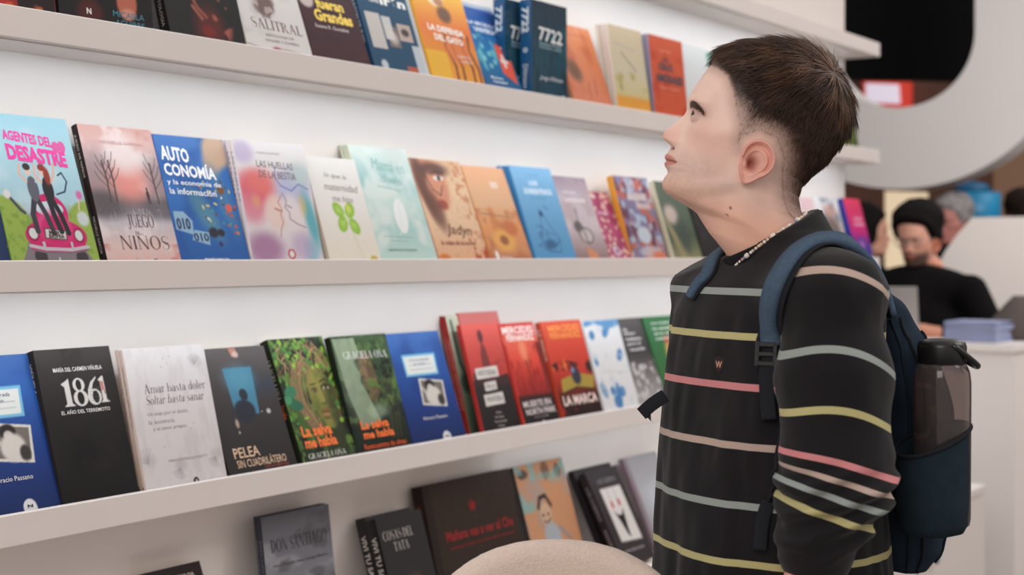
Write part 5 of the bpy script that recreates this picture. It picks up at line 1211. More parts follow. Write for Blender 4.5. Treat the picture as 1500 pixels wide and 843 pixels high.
# brows and lashes
rs = np.random.RandomState(3)
M_hair = attr_mat('hair', 'art', .42, .45); M_hair2 = attr_mat('matt_hair', 'art', .8, .1)
P_, N_, D_, L_, W_ = [], [], [], [], []
for sgn in (1, -1):
    for q in range(330):
        t = rs.rand(); y = .012+.028*t; z = -.0005+.0030*math.sin(t*2.3)-.0075*max(0, t-.5)/.5+rs.normal(0, .0020)*(1.2-t*.6)
        ii = np.argmin((Ph[..., 1]-sgn*y)**2+(Ph[..., 2]-z)**2+(Ph[..., 0] < .03)*1.0); p = Ph.reshape(-1, 3)[ii]
        P_.append(p+np.array([.0008, 0, 0])); N_.append([.9, sgn*.35, .1]); D_.append([-.35, sgn*.9, .25-.5*t]); L_.append(.007+.003*rs.rand()); W_.append(.00032)
P_, N_, D_ = np.array(P_), np.array(N_), np.array(D_)
N_ /= np.linalg.norm(N_, axis=1)[:, None]; D_ /= np.linalg.norm(D_, axis=1)[:, None]
H3 = np.stack([hx, hy, hz])
eb = strands('eyebrows', man, M_hair, h2m(P_), N_@H3, D_@H3, np.array(L_), np.array(W_), np.tile([[92, 64, 52.]], (len(P_), 1)), np.full(len(P_), .15), 3, 0, 4); eb['kind'] = 'stuff'

# hair: a close cap that follows the skull, then locks over it
n3 = np.zeros_like(Ph); 
du = np.roll(Ph, -1, 1)-np.roll(Ph, 1, 1); dv = np.gradient(Ph, axis=0); n3 = np.cross(du, dv); n3 /= np.linalg.norm(n3, axis=2)[..., None]+1e-12
cen = np.array([.0, 0, .0]); flip = ((Ph-cen)*n3).sum(2) < 0; n3[flip] *= -1
n3[-3:] = (0, 0, 1)
thick = .004*sstep(22, 60, dh)+.0022*sstep(45, 90, dh); top = sstep(.03, .09, Ph[..., 2]); thick = thick+.001*top*sstep(6, 30, dh)
thick = np.where(pxh < 1085, np.maximum(thick, .006*sstep(2, 22, dh)*top), thick)
bumpy = (fbm(Ph*np.array([1, 1, 1.]), 70, 21, 3)-.5)*.006*sstep(10, 60, dh)
Pc = Ph+n3*(thick+bumpy+.0004)[..., None]-n3*.003*(dh < 6)[..., None]
Vc, Fc = loft_closed(Pc); ok = (dh.ravel()[Fc] > 7).all(1)
tone = fbm(Ph, 60, 31, 3)
cc = np.array([48, 34, 29.])[None, None]+(np.array([26, 18, 12.])*(tone[..., None]-.4))
cmx = np.maximum(sstep(18, 62, dh), sstep(4, 16, dh)*sstep(165, 125, pyh))[..., None]; cc = cc*cmx+colh*(1-cmx)
mesh_np('hair', h2m(Vc), Fc[ok], M_hair, man, True, lin(np.clip(cc, 5, 255).reshape(-1, 3)))
# locks
fa = Fc[(dh.ravel()[Fc] > 1).all(1)]
Vp = Pc.reshape(-1, 3); Nn = n3.reshape(-1, 3); dd_ = dh.ravel()
tri = Vp[fa]; ar = np.linalg.norm(np.cross(tri[:, 1]-tri[:, 0], tri[:, 3]-tri[:, 0]), axis=1)
def px2h(px, py, y=0):
    c, s = math.cos(TILT), math.sin(TILT); dx = (HO[0]-px)/SCL; dz = (HO[1]-py)/SCL; return np.array([dx*c+dz*s, y, -dx*s+dz*c])
WH_ = px2h(1202, 112, .030)
def locks(n, seed, minlen, name):
    rs = np.random.RandomState(seed); pick = rs.choice(len(fa), n, p=ar/ar.sum()); uv = rs.rand(n, 2)[:, :, None]
    q = tri[pick]; P = q[:, 0]*(1-uv[:, 0])*(1-uv[:, 1])+q[:, 1]*uv[:, 0]*(1-uv[:, 1])+q[:, 2]*uv[:, 0]*uv[:, 1]+q[:, 3]*(1-uv[:, 0])*uv[:, 1]
    N = Nn[fa[pick, 0]]; dv_ = dd_[fa[pick, 0]]
    D = P-WH_; r = np.linalg.norm(D, axis=1)[:, None]; D = D/r
    D = D+np.array([.25, 0, -.15])*sstep(.02, .08, P[:, 2])[:, None]
    D[:, 2] -= .9*sstep(.06, -.02, P[:, 2]); D[:, 0] -= .5*sstep(.05, -.02, P[:, 2])
    cl = np.stack([fbm(P, 55, 5+i, 2) for i in range(3)], 1)-.5; D = D+cl*1.5+rs.normal(0, .12, D.shape)
    D = D-N*(D*N).sum(1)[:, None]; D /= np.linalg.norm(D, axis=1)[:, None]+1e-9
    tp = sstep(.02, .085, P[:, 2]); L = (.0030+.016*sstep(10, 70, dv_)+.021*tp*sstep(5, 40, dv_))*(.7+.6*rs.rand(n))
    lift = .03+.22*tp*(fbm(P, 40, 77, 2))+.08*rs.rand(n)
    front = sstep(.05, .085, P[:, 0])*tp; lift = lift+.35*front
    Wd = (.00012+.00054*sstep(15, 60, dv_))*(.6+.8*rs.rand(n))
    t = rs.rand(n)[:, None]; hi = (fbm(P, 48, 91, 2)[:, None] > .52)
    col = np.array([52, 37, 30.])+t*np.array([34, 24, 16.])+hi*t*np.array([48, 34, 22.])*tp[:, None]
    fk = sstep(-2, 50, np.where(to_px(P)[1] < 160, dv_+30, dv_))[:, None]; col = col*fk+np.array([170, 130, 114.])*(1-fk)
    ok = rs.rand(n) < (.85+.15*sstep(5, 60, dv_))
    s = strands(name, man, M_hair, h2m(P[ok]), N[ok]@H3, D[ok]@H3, L[ok], Wd[ok], col[ok], lift[ok], 4, .12, seed); s['kind'] = 'stuff'
locks(24000, 11, 0, 'hair_locks')

# ---- sweater ---------------------------------------------------------------
STR_Z = [1.455, 1.362, 1.305, 1.241, 1.166, 1.090, 1.017, .945, .87]; STR_U = [-.45, 0, 1, 2, 3, 4, 5, 6, 7]
h = .0042; lo = (-.235, -.315, .86); hi = (.225, .30, 1.47)
G = grid(lo, hi, h)
X, Y, Z = G
fq = (X-.004)*FB[0]+Y*FB[1]; lq = (X-.004)*LB[0]+Y*LB[1]
za = np.array([.84, .90, 1.0, 1.10, 1.20, 1.28, 1.33, 1.37, 1.40, 1.425, 1.445, 1.47])
aa = np.array([.172, .174, .168, .168, .172, .176, .178, .170, .148, .108, .080, .062])
bb = np.array([.142, .138, .130, .122, .118, .110, .103, .090, .070, .060, .056, .050])
cf = np.array([.010, .010, .008, .008, .006, .000, -.004, -.008, -.012, -.014, -.014, -.012])
A_ = np.interp(Z, za, aa); B_ = np.interp(Z, za, bb); C_ = np.interp(Z, za, cf)
B_ = np.where(fq < C_, B_*1.22, B_)
tors = (np.sqrt((np.abs(lq)/A_)**2.3+(np.abs(fq-C_)/B_)**2.3)**(2/2.3)-1)*np.minimum(A_, B_)*.62
P3 = np.stack([X, Y, Z*.35], -1)
tors = tors+(fbm(P3, 26, 4, 2)-.5)*.010*sstep(1.40, 1.30, Z)
def arm_fields(S, E, W, rs_, bunch):
    Cu = E+(W-E)*.36 if bunch else W
    M_ = S+(E-S)*.42; d1 = smin(sd_cap(G, S, M_, rs_[0], rs_[3]), sd_cap(G, M_, E, rs_[3], rs_[1]), .01) if bunch else sd_cap(G, S, E, rs_[0], rs_[1]); d2 = sd_cap(G, E, Cu, rs_[1], rs_[2])
    return smin(d1, d2, .03), Cu
armL, CUL = arm_fields(SHL, ELL, WRL, (.055, .063, .046, .070), True)
# bunched folds over the left elbow
ax = (ELL-SHL)/np.linalg.norm(ELL-SHL)
ph = np.arctan2(Y-ELL[1], X-ELL[0])
zz = Z-.022*np.cos(ph-.6)+.010*np.sin(2*ph+1)+(fbm(np.stack([X, Y, Z], -1), 22, 8, 2)-.5)*.02
fold = np.sin((zz-1.05)*2*PI/.034)*.0058*sstep(1.02, 1.05, Z)*sstep(1.175, 1.13, Z)
armL = armL-fold-.002*np.exp(-((Z-1.085)/.05)**2)+(fbm(np.stack([X, Y, Z*.6], -1), 20, 14, 2)-.5)*.010
cufl = sd_cap(G, E if False else ELL+(WRL-ELL)*.16, ELL+(WRL-ELL)*.40, .050, .0455)
armL = smin(np.where(Z < 1.04, armL+.004, armL), cufl, .006)
armR, CUR = arm_fields(SHR, ELR, WRR, (.052, .050, .040), False)
armR = armR+(fbm(np.stack([X, Y, Z*.6], -1), 22, 15, 2)-.5)*.008
kk = .004+.070*sstep(1.29, 1.37, Z)
dS = smin(tors, np.minimum(armL, armR), kk)
# neck opening
ncx = lp(1123, 356, 0)
tl = np.array([ (lp(1180, 327, 0)-lp(1066, 387, 0)) ])[0]; tl = tl/np.linalg.norm(tl); nn = np.array([-tl[2], 0, tl[0]])
q = (X-ncx[0])*nn[0]+(Z-ncx[2])*nn[2]
dS = np.maximum(dS, -(np.sqrt(((X-ncx[0])*tl[0]+(Z-ncx[2])*tl[2])**2/(.054**2)+Y**2/(.060**2))-1)*.05) if False else dS
dS = np.maximum(dS, q-.010)
dS = np.maximum(dS, .885-Z)
v_, f_ = surface_nets(dS, lo, h)
for _ in range(1):    # a little smoothing
    pass
fc = v_[f_].mean(1)
def sd_pt(p, S, E, ra, rb): return sd_cap((p[:, 0], p[:, 1], p[:, 2]), S, E, ra, rb)
def tors_pt(p):
    f2 = (p[:, 0]-.004)*FB[0]+p[:, 1]*FB[1]; l2 = (p[:, 0]-.004)*LB[0]+p[:, 1]*LB[1]
    a2, b2, c2 = np.interp(p[:, 2], za, aa), np.interp(p[:, 2], za, bb), np.interp(p[:, 2], za, cf)
    b2 = np.where(f2 < c2, b2*1.22, b2)
    return (np.sqrt((np.abs(l2)/a2)**2.3+(np.abs(f2-c2)/b2)**2.3)**(2/2.3)-1)*np.minimum(a2, b2)*.62
aL = np.minimum(np.minimum(sd_pt(fc, SHL, ELL, .057, .067), sd_pt(fc, ELL, CUL, .070, .046)), sd_pt(fc, ELL+(WRL-ELL)*.16, ELL+(WRL-ELL)*.40, .050, .0455))
aR = np.minimum(sd_pt(fc, SHR, ELR, .052, .050), sd_pt(fc, ELR, WRR, .050, .040)); tt_ = tors_pt(fc)
isL = (aL < tt_-.004) & (fc[:, 2] < 1.44); isR = (aR < tt_-.004) & ~isL
# stripe coordinate
def u_torso(p): return np.interp(-p[..., 2], -np.array(STR_Z), STR_U)
SLZ = np.array([1.46, lp(1, 425, -.2)[2]+.018, lp(1, 517, -.2)[2], lp(1, 603, -.2)[2], lp(1, 678, -.2)[2], lp(1, 704, -.2)[2], lp(1, 730, -.2)[2], lp(1, 760, -.2)[2], 1.02, .80])
SLU = np.array([-1.5, -1, 0, 1, 2, 3, 4, 5, 5.45, 5.46])
def u_arm(p):
    rx, ry = p[..., 0]-SHL[0], p[..., 1]-SHL[1]; e = rx/.066
    hi_ = sstep(1.12, 1.24, p[..., 2])
    z = p[..., 2]+(.020*e**2+.010*e)*hi_+.022*e*(1-hi_)*sstep(1.03, 1.08, p[..., 2])-.006
    
    return np.interp(-z, -SLZ, SLU)
def slope(fn, p):
    e = .001; a = p.copy(); b = p.copy(); a[..., 2] += e; b[..., 2] -= e; return np.abs(fn(a)-fn(b))/(2*e)
pv = v_[f_]                                     # (nf,4,3)
ut = u_torso(pv); ul = u_arm(pv); wt = .0046*slope(u_torso, pv); wl = np.minimum(.0046*slope(u_arm, pv), .17)
uu = np.where(isL[:, None], ul, np.where(isR[:, None], ut+.5, ut)); ww_ = np.where(isL[:, None], wl, wt)
uu = np.where((isL & (fc[:, 2] < 1.045))[:, None], 5.45, uu)
sw = mesh_np('sweater', v_, f_, None, man, True)
me = sw.data
a1 = me.attributes.new('stripe', 'FLOAT_COLOR', 'CORNER'); buf = np.zeros((len(f_)*4, 4), np.float32)
buf[:, 0] = uu.ravel(); buf[:, 1] = ww_.ravel(); buf[:, 2] = np.repeat(isL*1.0, 4); buf[:, 3] = 1
if len(me.loops) == len(buf): a1.data.foreach_set('color', buf.ravel())
else: print('LOOP MISMATCH', len(me.loops), len(buf))
ms = bpy.data.materials.new('striped_knit'); ms.use_nodes = True; nt = ms.node_tree; bs = nt.nodes['Principled BSDF']
at_ = nt.nodes.new('ShaderNodeAttribute'); at_.attribute_name = 'stripe'
sp_ = nt.nodes.new('ShaderNodeSeparateColor'); nt.links.new(at_.outputs['Color'], sp_.inputs[0])
def mth(op, a, b=None, c=None):
    n = nt.nodes.new('ShaderNodeMath'); n.operation = op
    for i, x in enumerate((a, b, c)):
        if x is None: continue
        if isinstance(x, (int, float)): n.inputs[i].default_value = x
        else: nt.links.new(x, n.inputs[i])
    return n.outputs[0]
U = sp_.outputs[0]; idx = mth('FLOOR', mth('ADD', U, .5)); fr_ = mth('ABSOLUTE', mth('SUBTRACT', U, idx)); inside = mth('LESS_THAN', fr_, sp_.outputs[1])
md_ = mth('FLOORED_MODULO', idx, 4.0); rampn = nt.nodes.new('ShaderNodeValToRGB'); nt.links.new(mth('DIVIDE', mth('ADD', md_, .5), 4.0), rampn.inputs[0])
cr = rampn.color_ramp; cr.interpolation = 'CONSTANT'
cs = [(152, 160, 156), (190, 182, 130), (206, 134, 136), (188, 166, 154)]
cr.elements[0].position = 0; cr.elements[0].color = (*lin(cs[0]), 1); cr.elements[1].position = .25; cr.elements[1].color = (*lin(cs[1]), 1)
for k in (2, 3): e = cr.elements.new(k*.25); e.color = (*lin(cs[k]), 1)
mixn = nt.nodes.new('ShaderNodeMix'); mixn.data_type = 'RGBA'; nt.links.new(inside, mixn.inputs[0])
mixn.inputs[6].default_value = (*lin((29, 27, 30)), 1); nt.links.new(rampn.outputs[0], mixn.inputs[7])
nt.links.new(mixn.outputs[2], bs.inputs['Base Color']); bs.inputs['Roughness'].default_value = .9; bs.inputs['Sheen Weight'].default_value = .12; bs.inputs['Specular IOR Level'].default_value = .15
tcn = nt.nodes.new('ShaderNodeTexCoord'); nz_ = nt.nodes.new('ShaderNodeTexNoise'); nz_.inputs['Scale'].default_value = 900; nt.links.new(tcn.outputs['Object'], nz_.inputs[0])
bpn = nt.nodes.new('ShaderNodeBump'); bpn.inputs['Strength'].default_value = .3; bpn.inputs['Distance'].default_value = .001; nt.links.new(nz_.outputs[0], bpn.inputs['Height']); nt.links.new(bpn.outputs[0], bs.inputs['Normal'])
me.materials.append(ms)
M_knit = mat('black_rib_knit', (27, 25, 28), .92, spec=.15, bump=(700, .4))
# collar band round the neck opening
def neck_path(off=0.0, dn=0.0, n=72, rx=.0590, ry=.0600):
    out = []
    for k in range(n):
        a = 2*PI*k/n
        c = ncx+tl*(-(rx+off)*math.cos(a))+np.array([0, -(ry+off)*math.sin(a), 0])+nn*dn-nn*.006*max(0, math.sin(a))*0
        out.append(c)
    return out
rings = []
pp = neck_path(0, 0); n = len(pp)
for k in range(n):
    c = np.array(pp[k]); rad = c-ncx; rad = rad/np.linalg.norm(rad)
    rings.append([tuple(c+rad*x+nn*y) for x, y in ((.0085, -.014), (.0095, -.004), (.0055, .007), (.001, .009), (-.003, .006), (-.001, -.004), (.003, -.014))])
b = MB(); rings.append(rings[0]); b.rings(rings, True, False); b.build('collar', M_knit, man, True)

bv = BVHTree.FromPolygons([Vector(p) for p in v_.tolist()], f_.tolist())
def snap(p, off):
    loc, nor, i, dist = bv.find_nearest(Vector(p))
    if (Vector(p)-loc).dot(nor) < 0 and dist > .03: pass
    return np.array(loc+nor*off), np.array(nor)

# small woven crest with a W on the chest
c0, nr = snap(lp(1066, 535, -.08), .0012)
rgt = np.cross([0, 0, 1], nr); rgt /= np.linalg.norm(rgt); upv = np.cross(nr, rgt)
pts = [(-.0085, .010), (-.004, .0095), (0, .0125), (.004, .0095), (.0085, .010), (.0095, .002), (.006, -.006), (0, -.012), (-.006, -.006), (-.0095, .002)]
b = MB(); f1 = [c0+rgt*x+upv*y for x, y in pts]; f2 = [p-nr*.0012 for p in f1]; b.rings([f2, f1]); bd = b.build('chest_crest', mat('crest_cloth', (40, 30, 30), .9), man)
V, F = text_mesh('W', .03); lo_, hi_ = V.min(0), V.max(0); N2 = (V-lo_)/(hi_-lo_)-.5
b = MB(); b.add([c0+nr*.0006+rgt*(x*.0115)+upv*(y*.009) for x, y in N2], F); b.build('crest_lettering', mat('crest_thread', (206, 150, 124), .8), bd)

# trousers, shoes
G2 = grid((-.26, -.30, .04), (.26, .30, .97), .008)
d = sd_ell(G2, bp(-.005, 0, .90), (.135, .168, .13)) if False else None
X2, Y2, Z2 = G2; f2_ = (X2-.004)*FB[0]+Y2*FB[1]; l2_ = (X2-.004)*LB[0]+Y2*LB[1]
d = (np.sqrt((l2_/.172)**2+(f2_/.128)**2+((Z2-.90)/.12)**2)-1)*.12
for sgn in (1, -1):
    d = smin(d, sd_cap(G2, bp(0, sgn*.088, .85), bp(.015, sgn*.10, .48), .098, .074), .03); d = smin(d, sd_cap(G2, bp(.015, sgn*.10, .48), bp(-.015, sgn*.105, .10), .074, .062), .02)
d = np.maximum(d, Z2-.95); d = np.maximum(d, .085-Z2)
v2, f2 = surface_nets(d, (-.26, -.30, .04), .008)
mesh_np('trousers', v2, f2, mat('dark_denim', (36, 40, 50), .9, bump=(600, .4)), man, True)
msh = mat('black_shoe', (30, 29, 30), .5); mso = mat('white_sole', (210, 206, 200), .6)
for sgn in (1, -1):
    lo_s = bp(.05, sgn*.11, 0)-np.array([.19, .19, 0]); Gs = grid(lo_s, lo_s+np.array([.38, .38, .15]), .006)
    dsh = smin(sd_cap(Gs, bp(-.05, sgn*.105, .055), bp(.10, sgn*.115, .045), .042, .036), sd_cap(Gs, bp(-.03, sgn*.105, .06), bp(-.02, sgn*.105, .12), .045, .042), .04)
    dsh = np.maximum(dsh, .018-Gs[2]); dsh = np.maximum(dsh, Gs[2]-.125)
    vs, fs = surface_nets(dsh, lo_s, .006); so = mesh_np('shoe', vs, fs, msh, man, True)
    b = MB(); ol = []
    for k in range(28):
        a = 2*PI*k/28; ff = .025+.125*math.cos(a); ll = .043*math.sin(a)*(1-.12*math.cos(a)); ol.append((ff, ll))
    b.rings([[tuple(bp(f_2, sgn*.11+l_2, z)) for f_2, l_2 in ol] for z in (.001, .024)]); b.build('sole', mso, so)

CAMM = Vector((-R0, -D0, CAMH))
def surf(px, py, off=0.0):
    """point on the sweater seen at a pixel of the photo (man axes)"""
    d_ = (Vector(lp(px, py, 0))-CAMM).normalized(); loc, no, i, ds = bv.ray_cast(CAMM, d_)
    if loc is None: return lp(px, py, -.1)
    return np.array(loc+no*off)

# ---- necklace of small beads -------------------------------------------------
nk = empty('bead_necklace', (mo[0], mo[1], 0), (0, 0, TH-PI/2), 'necklace of small pastel and white beads round the young man\'s neck', 'necklace')
path = []
N_ = 240
skv = BVHTree.FromPolygons([Vector(p) for p in Vb.tolist()], Fb_.tolist())
for k in range(N_):
    a = 2*PI*k/N_; fr = .5+.5*math.cos(a)            # 1 in front
    c = ncx+tl*(-.0640*math.cos(a))+np.array([0, -.0655*math.sin(a), 0])+nn*(.0115-.021*fr**3)
    c = c+(-tl)*.004*fr**3
    path.append(c)
path = np.array(path); seg_ = np.linalg.norm(np.roll(path, -1, 0)-path, axis=1); cum = np.r_[0, np.cumsum(seg_)]
cols = [(236, 226, 216), (226, 190, 160), (150, 176, 200), (236, 226, 216), (214, 160, 140), (240, 234, 226), (206, 196, 170), (120, 150, 190), (232, 200, 180)]
bmats = [mat('bead_glaze', c, .3) for c in cols]
def bead_mesh(r, l):
    b = MB(); b.lathe([(r*.35, -l), (r*.85, -l*.8), (r, -l*.3), (r, l*.3), (r*.85, l*.8), (r*.35, l)], 8); o = b.build('bead', None, None, True); me = o.data; bpy.data.objects.remove(o); return me
bm_ = [[None]*len(cols) for _ in range(2)]
for i, (r, l) in enumerate(((.0024, .0022), (.0038, .0036))):
    base_me = bead_mesh(r, l)
    for j in range(len(cols)):
        m2 = base_me.copy(); m2.materials.append(bmats[j]); bm_[i][j] = m2
s_ = 0.0; q_ = 0; rb = random.Random(6)
while s_ < cum[-1]-.004:
    big = (q_ % 9 == 4); ln = .0075 if big else .0047
    i = min(int(np.searchsorted(cum, s_)), N_-1); p = path[i-1]; t = path[i % N_]-path[i-1]
    o = bpy.data.objects.new('bead', bm_[1 if big else 0][0 if big else rb.randrange(len(cols))]); C.objects.link(o); o.parent = nk
    o.location = tuple(p); o.rotation_euler = Vector(t).to_track_quat('Z', 'Y').to_euler(); s_ += ln; q_ += 1
b = MB(); b.tube([tuple(p) for p in path]+[tuple(path[0])], .0006, 5, False); b.build('string', mat('necklace_string', (200, 190, 176), .8), nk)

# ---- backpack ------------------------------------------------------------
bpk = empty('backpack', (mo[0], mo[1], 0), (0, 0, TH-PI/2), 'navy blue backpack on the young man\'s back with slate shoulder straps', 'backpack')
M_navy = mat('navy_canvas', (36, 49, 64), .85, noise=(30, .08), bump=(800, .4), spec=.2)
M_teal = mat('dark_teal_mesh', (36, 50, 60), .9, noise=(60, .1), bump=(1400, .6), spec=.15)
M_slate = mat('slate_strap', (78, 97, 118), .9, noise=(200, .12), bump=(1500, .5), spec=.15)
M_web = mat('dark_webbing', (36, 38, 44), .9, bump=(1500, .4), spec=.15)
M_plas = mat('black_plastic', (24, 23, 25), .35)
def w2(f, l, z): return bp(f, l, z)
h = .006; lo = (-.02, -.24, .88); hi = (.34, .30, 1.44); G = grid(lo, hi, h); X, Y, Z = G
f_ = (X-.004)*FB[0]+Y*FB[1]; l_ = (X-.004)*LB[0]+Y*LB[1]
zc = Z-1.145
fc_ = np.interp(Z, [.9, .95, 1.05, 1.2, 1.3, 1.37], [-.165, -.168, -.178, -.176, -.155, -.128]); ht = np.interp(Z, [.975, .995, 1.03, 1.07, 1.1, 1.2, 1.3, 1.35, 1.38], [.025, .042, .054, .060, .060, .056, .044, .034, .02])
wl_ = np.interp(Z, [.975, 1.005, 1.06, 1.2, 1.3, 1.36, 1.385], [.098, .122, .130, .130, .118, .092, .05])
dB = (((np.abs(l_)/wl_)**3+(np.abs(f_-fc_)/ht)**3)**(1/3.)-1)*np.minimum(wl_, ht)*.9
dB = np.maximum(dB, np.abs(Z-1.18)-.200); dB = dB+(fbm(np.stack([X, Y, Z], -1), 16, 3, 2)-.5)*.012
# front pocket bulge
dB = smin(dB, sd_ell(G, bp(-.215, .0, 1.10), (.05, .09, .10)), .03)
vb2, fb2 = surface_nets(dB, lo, h); mesh_np('main_bag', vb2, fb2, M_navy, bpk, True)
# piping seam and zip on the side panel
bvb = BVHTree.FromPolygons([Vector(p) for p in vb2.tolist()], fb2.tolist())
def snapb(p, off):
    loc, nor, i, d_ = bvb.find_nearest(Vector(p)); return np.array(loc+nor*off)
for ff in (-.135, -.160, -.215):
    pts = [snapb(bp(ff+.02*sstep(1.2, 1.35, z), .13, z), .001) for z in np.linspace(.97, 1.33, 40)]
    b = MB(); b.tube(pts, .0022, 6); b.build('piping', M_teal if ff != -.16 else M_web, bpk, True)
# straps: padded ribbon that follows the shoulder
def ribbon(pts, width, thick, mats, name, parent, bvh=None, off=.004, wdir=None, n=60):
    P = [Vector(p) for p in pts]; cv = []
    for k in range(n+1):   # catmull-rom
        t = k/n*(len(P)-1); i = min(int(t), len(P)-2); u = t-i
        p0, p1, p2, p3 = P[max(i-1, 0)], P[i], P[i+1], P[min(i+2, len(P)-1)]
        cv.append(.5*((2*p1)+(-p0+p2)*u+(2*p0-5*p1+4*p2-p3)*u*u+(-p0+3*p1-3*p2+p3)*u**3))
    nr = []
    for k, p in enumerate(cv):
        if bvh is not None:
            loc, no, i, d_ = bvh.find_nearest(p); cv[k] = loc+no*off; nr.append(no)
        else: nr.append(Vector(wdir))
    for _ in range(6):
        nr = [(nr[max(i-1, 0)]+nr[i]*2+nr[min(i+1, n)]).normalized() for i in range(n+1)]
        cv = [cv[0]]+[(cv[i-1]+cv[i]*2+cv[i+1])/4 for i in range(1, n)]+[cv[-1]]
    R = []
    for k in range(n+1):
        t = (cv[min(k+1, n)]-cv[max(k-1, 0)]).normalized(); s = t.cross(nr[k]).normalized(); no = s.cross(t)
        wd = width[0]+(width[1]-width[0])*k/n; h2 = thick/2
        if no.dot(nr[k]) < 0: no = -no
        R.append([tuple(cv[k]+s*a*wd/2+no*(c+h2)) for a, c in ((-1, -h2*.4), (-.92, -h2), (.92, -h2), (1, -h2*.4), (1, h2*.2), (.86, h2), (-.86, h2), (-1, h2*.2))])
    b = MB(); b.rings(R); return b.build(name, mats, parent, True), cv
padL = [bp(-.12, .10, 1.330), bp(-.105, .105, 1.40), bp(-.055, .120, 1.44), bp(.0, .130, 1.44), surf(1160, 388), surf(1140, 425), surf(1133, 465), surf(1132, 505)]
so, cvL = ribbon(padL, (.046, .027), .011, M_slate, 'shoulder_strap', bpk, bv, .003)
ribbon([tuple(p) for p in cvL[::6]], (.064, .044), .004, M_web, 'strap_edging', bpk, bv, .0005)
padR = [bp(-.12, -.10, 1.33), bp(-.10, -.105, 1.40), bp(-.05, -.105, 1.43), bp(-.01, -.10, 1.42), surf(1043, 398), surf(1027, 417), surf(1015, 438)]
so2, cvR = ribbon(padR, (.038, .016), .007, M_slate, 'shoulder_strap', bpk, bv, .003)
ribbon([tuple(p) for p in cvR[::6]], (.046, .022), .004, M_web, 'strap_edging', bpk, bv, .0005)
# ladder buckle and webbing hanging from the left strap
e0 = np.array(cvL[-1])
web, cw = ribbon([tuple(e0+np.array([0, 0, .012])), tuple(surf(1128, 540, .010)), tuple(surf(1126, 575, .010)), tuple(surf(1125, 615, .010))], (.021, .020), .0025, M_web, 'webbing', bpk, None, 0, (-.55, -.83, 0), n=24)
b = MB(); c_ = surf(1128, 521, .006)
nb = Vector(snap(e0, 1.0)[1]); sdv = Vector((0, 0, 1)).cross(nb).normalized(); upb = nb.cross(sdv)
Rm = Matrix((sdv, nb, upb)).transposed()
for zz_ in (-.012, 0, .012):
    b.box((-.0125, .003, zz_-.003), (.0125, .0085, zz_+.003), .001)
for xx_ in (-.0115, .0115): b.box((xx_-.003, .003, -.016), (xx_+.003, .0085, .016), .001)
b.v = [tuple(Vector(c_)+Rm@Vector(p)) for p in b.v]
b.build('ladder_buckle', M_plas, bpk)
# thin cord down to the lower adjuster, tab at its end
cd = [surf(1142, 630, .002), surf(1140, 690, .002), surf(1127, 735, .002), surf(1119, 765, .004)]
cs_ = [tuple(snap(p, .004)[0]) for p in cd]
b = MB(); b.tube([tuple(snap(p, .0035)[0]) for p in [cd[0]*(1-t)+cd[1]*t for t in np.linspace(0, 1, 8)]+[cd[1]*(1-t)+cd[2]*t for t in np.linspace(.1, 1, 8)]], .0022, 6); b.build('adjuster_cord', M_web, bpk, True)
ribbon([cd[2], cd[3], surf(1117, 805, .008)], (.018, .018), .0022, M_web, 'webbing', bpk, None, 0, (-.5, -.86, 0), n=16)
# free end of the other strap, sticking out past the chest
ribbon([lp(975, 580, -.02), lp(962, 588, -.02), lp(950, 597, -.018), lp(940, 607, -.015)], (.019, .019), .002, M_web, 'webbing', bpk, None, 0, (-.3, -.9, .3), n=12)
b = MB(); p0 = lp(945, 609, -.016); b.add([p0, lp(953, 603, -.016), lp(954, 618, -.016), p0+np.array([0, .002, 0]), lp(953, 603, -.014), lp(954, 618, -.014)], [(0, 2, 1), (3, 4, 5), (0, 1, 4, 3), (1, 2, 5, 4), (2, 0, 3, 5)]); b.build('strap_tab', M_plas, bpk)
# side pocket that holds the bottle
BC = bp(-.158, .167, 0); 
def sell(c, a, b_, z, n=40, p=2.2, tilt=0.0):
    out = []
    for k in range(n):
        t = 2*PI*k/n; ca, sa = math.cos(t), math.sin(t)
        ff = a*math.copysign(abs(ca)**(2/p), ca); ll = b_*math.copysign(abs(sa)**(2/p), sa)
        out.append(tuple(np.array(c)+FB*ff+LB*ll+np.array([0, 0, z-tilt*ff])))
    return out
prf = [(1.044, .028, .022), (1.048, .041, .034), (1.060, .046, .041), (1.09, .049, .0415), (1.13, .050, .0415), (1.155, .050, .041), (1.165, .050, .041), (1.170, .050, .0405), (1.168, .048, .039), (1.14, .049, .039)]
b = MB(); R = [sell(BC+FB*.016, a_, b_, z, tilt=.40*sstep(1.10, 1.17, z)*1.0) for z, a_, b_ in prf]; b.rings(R, True, False); b.f.append(list(range(40))[::-1]); b.build('side_pocket', M_teal, bpk, True)
b = MB(); rim = sell(BC+FB*.016, .051, .0412, 1.170, tilt=.40); b.tube(rim+[rim[0]], .0028, 6, False); b.build('pocket_hem', M_web, bpk, True)

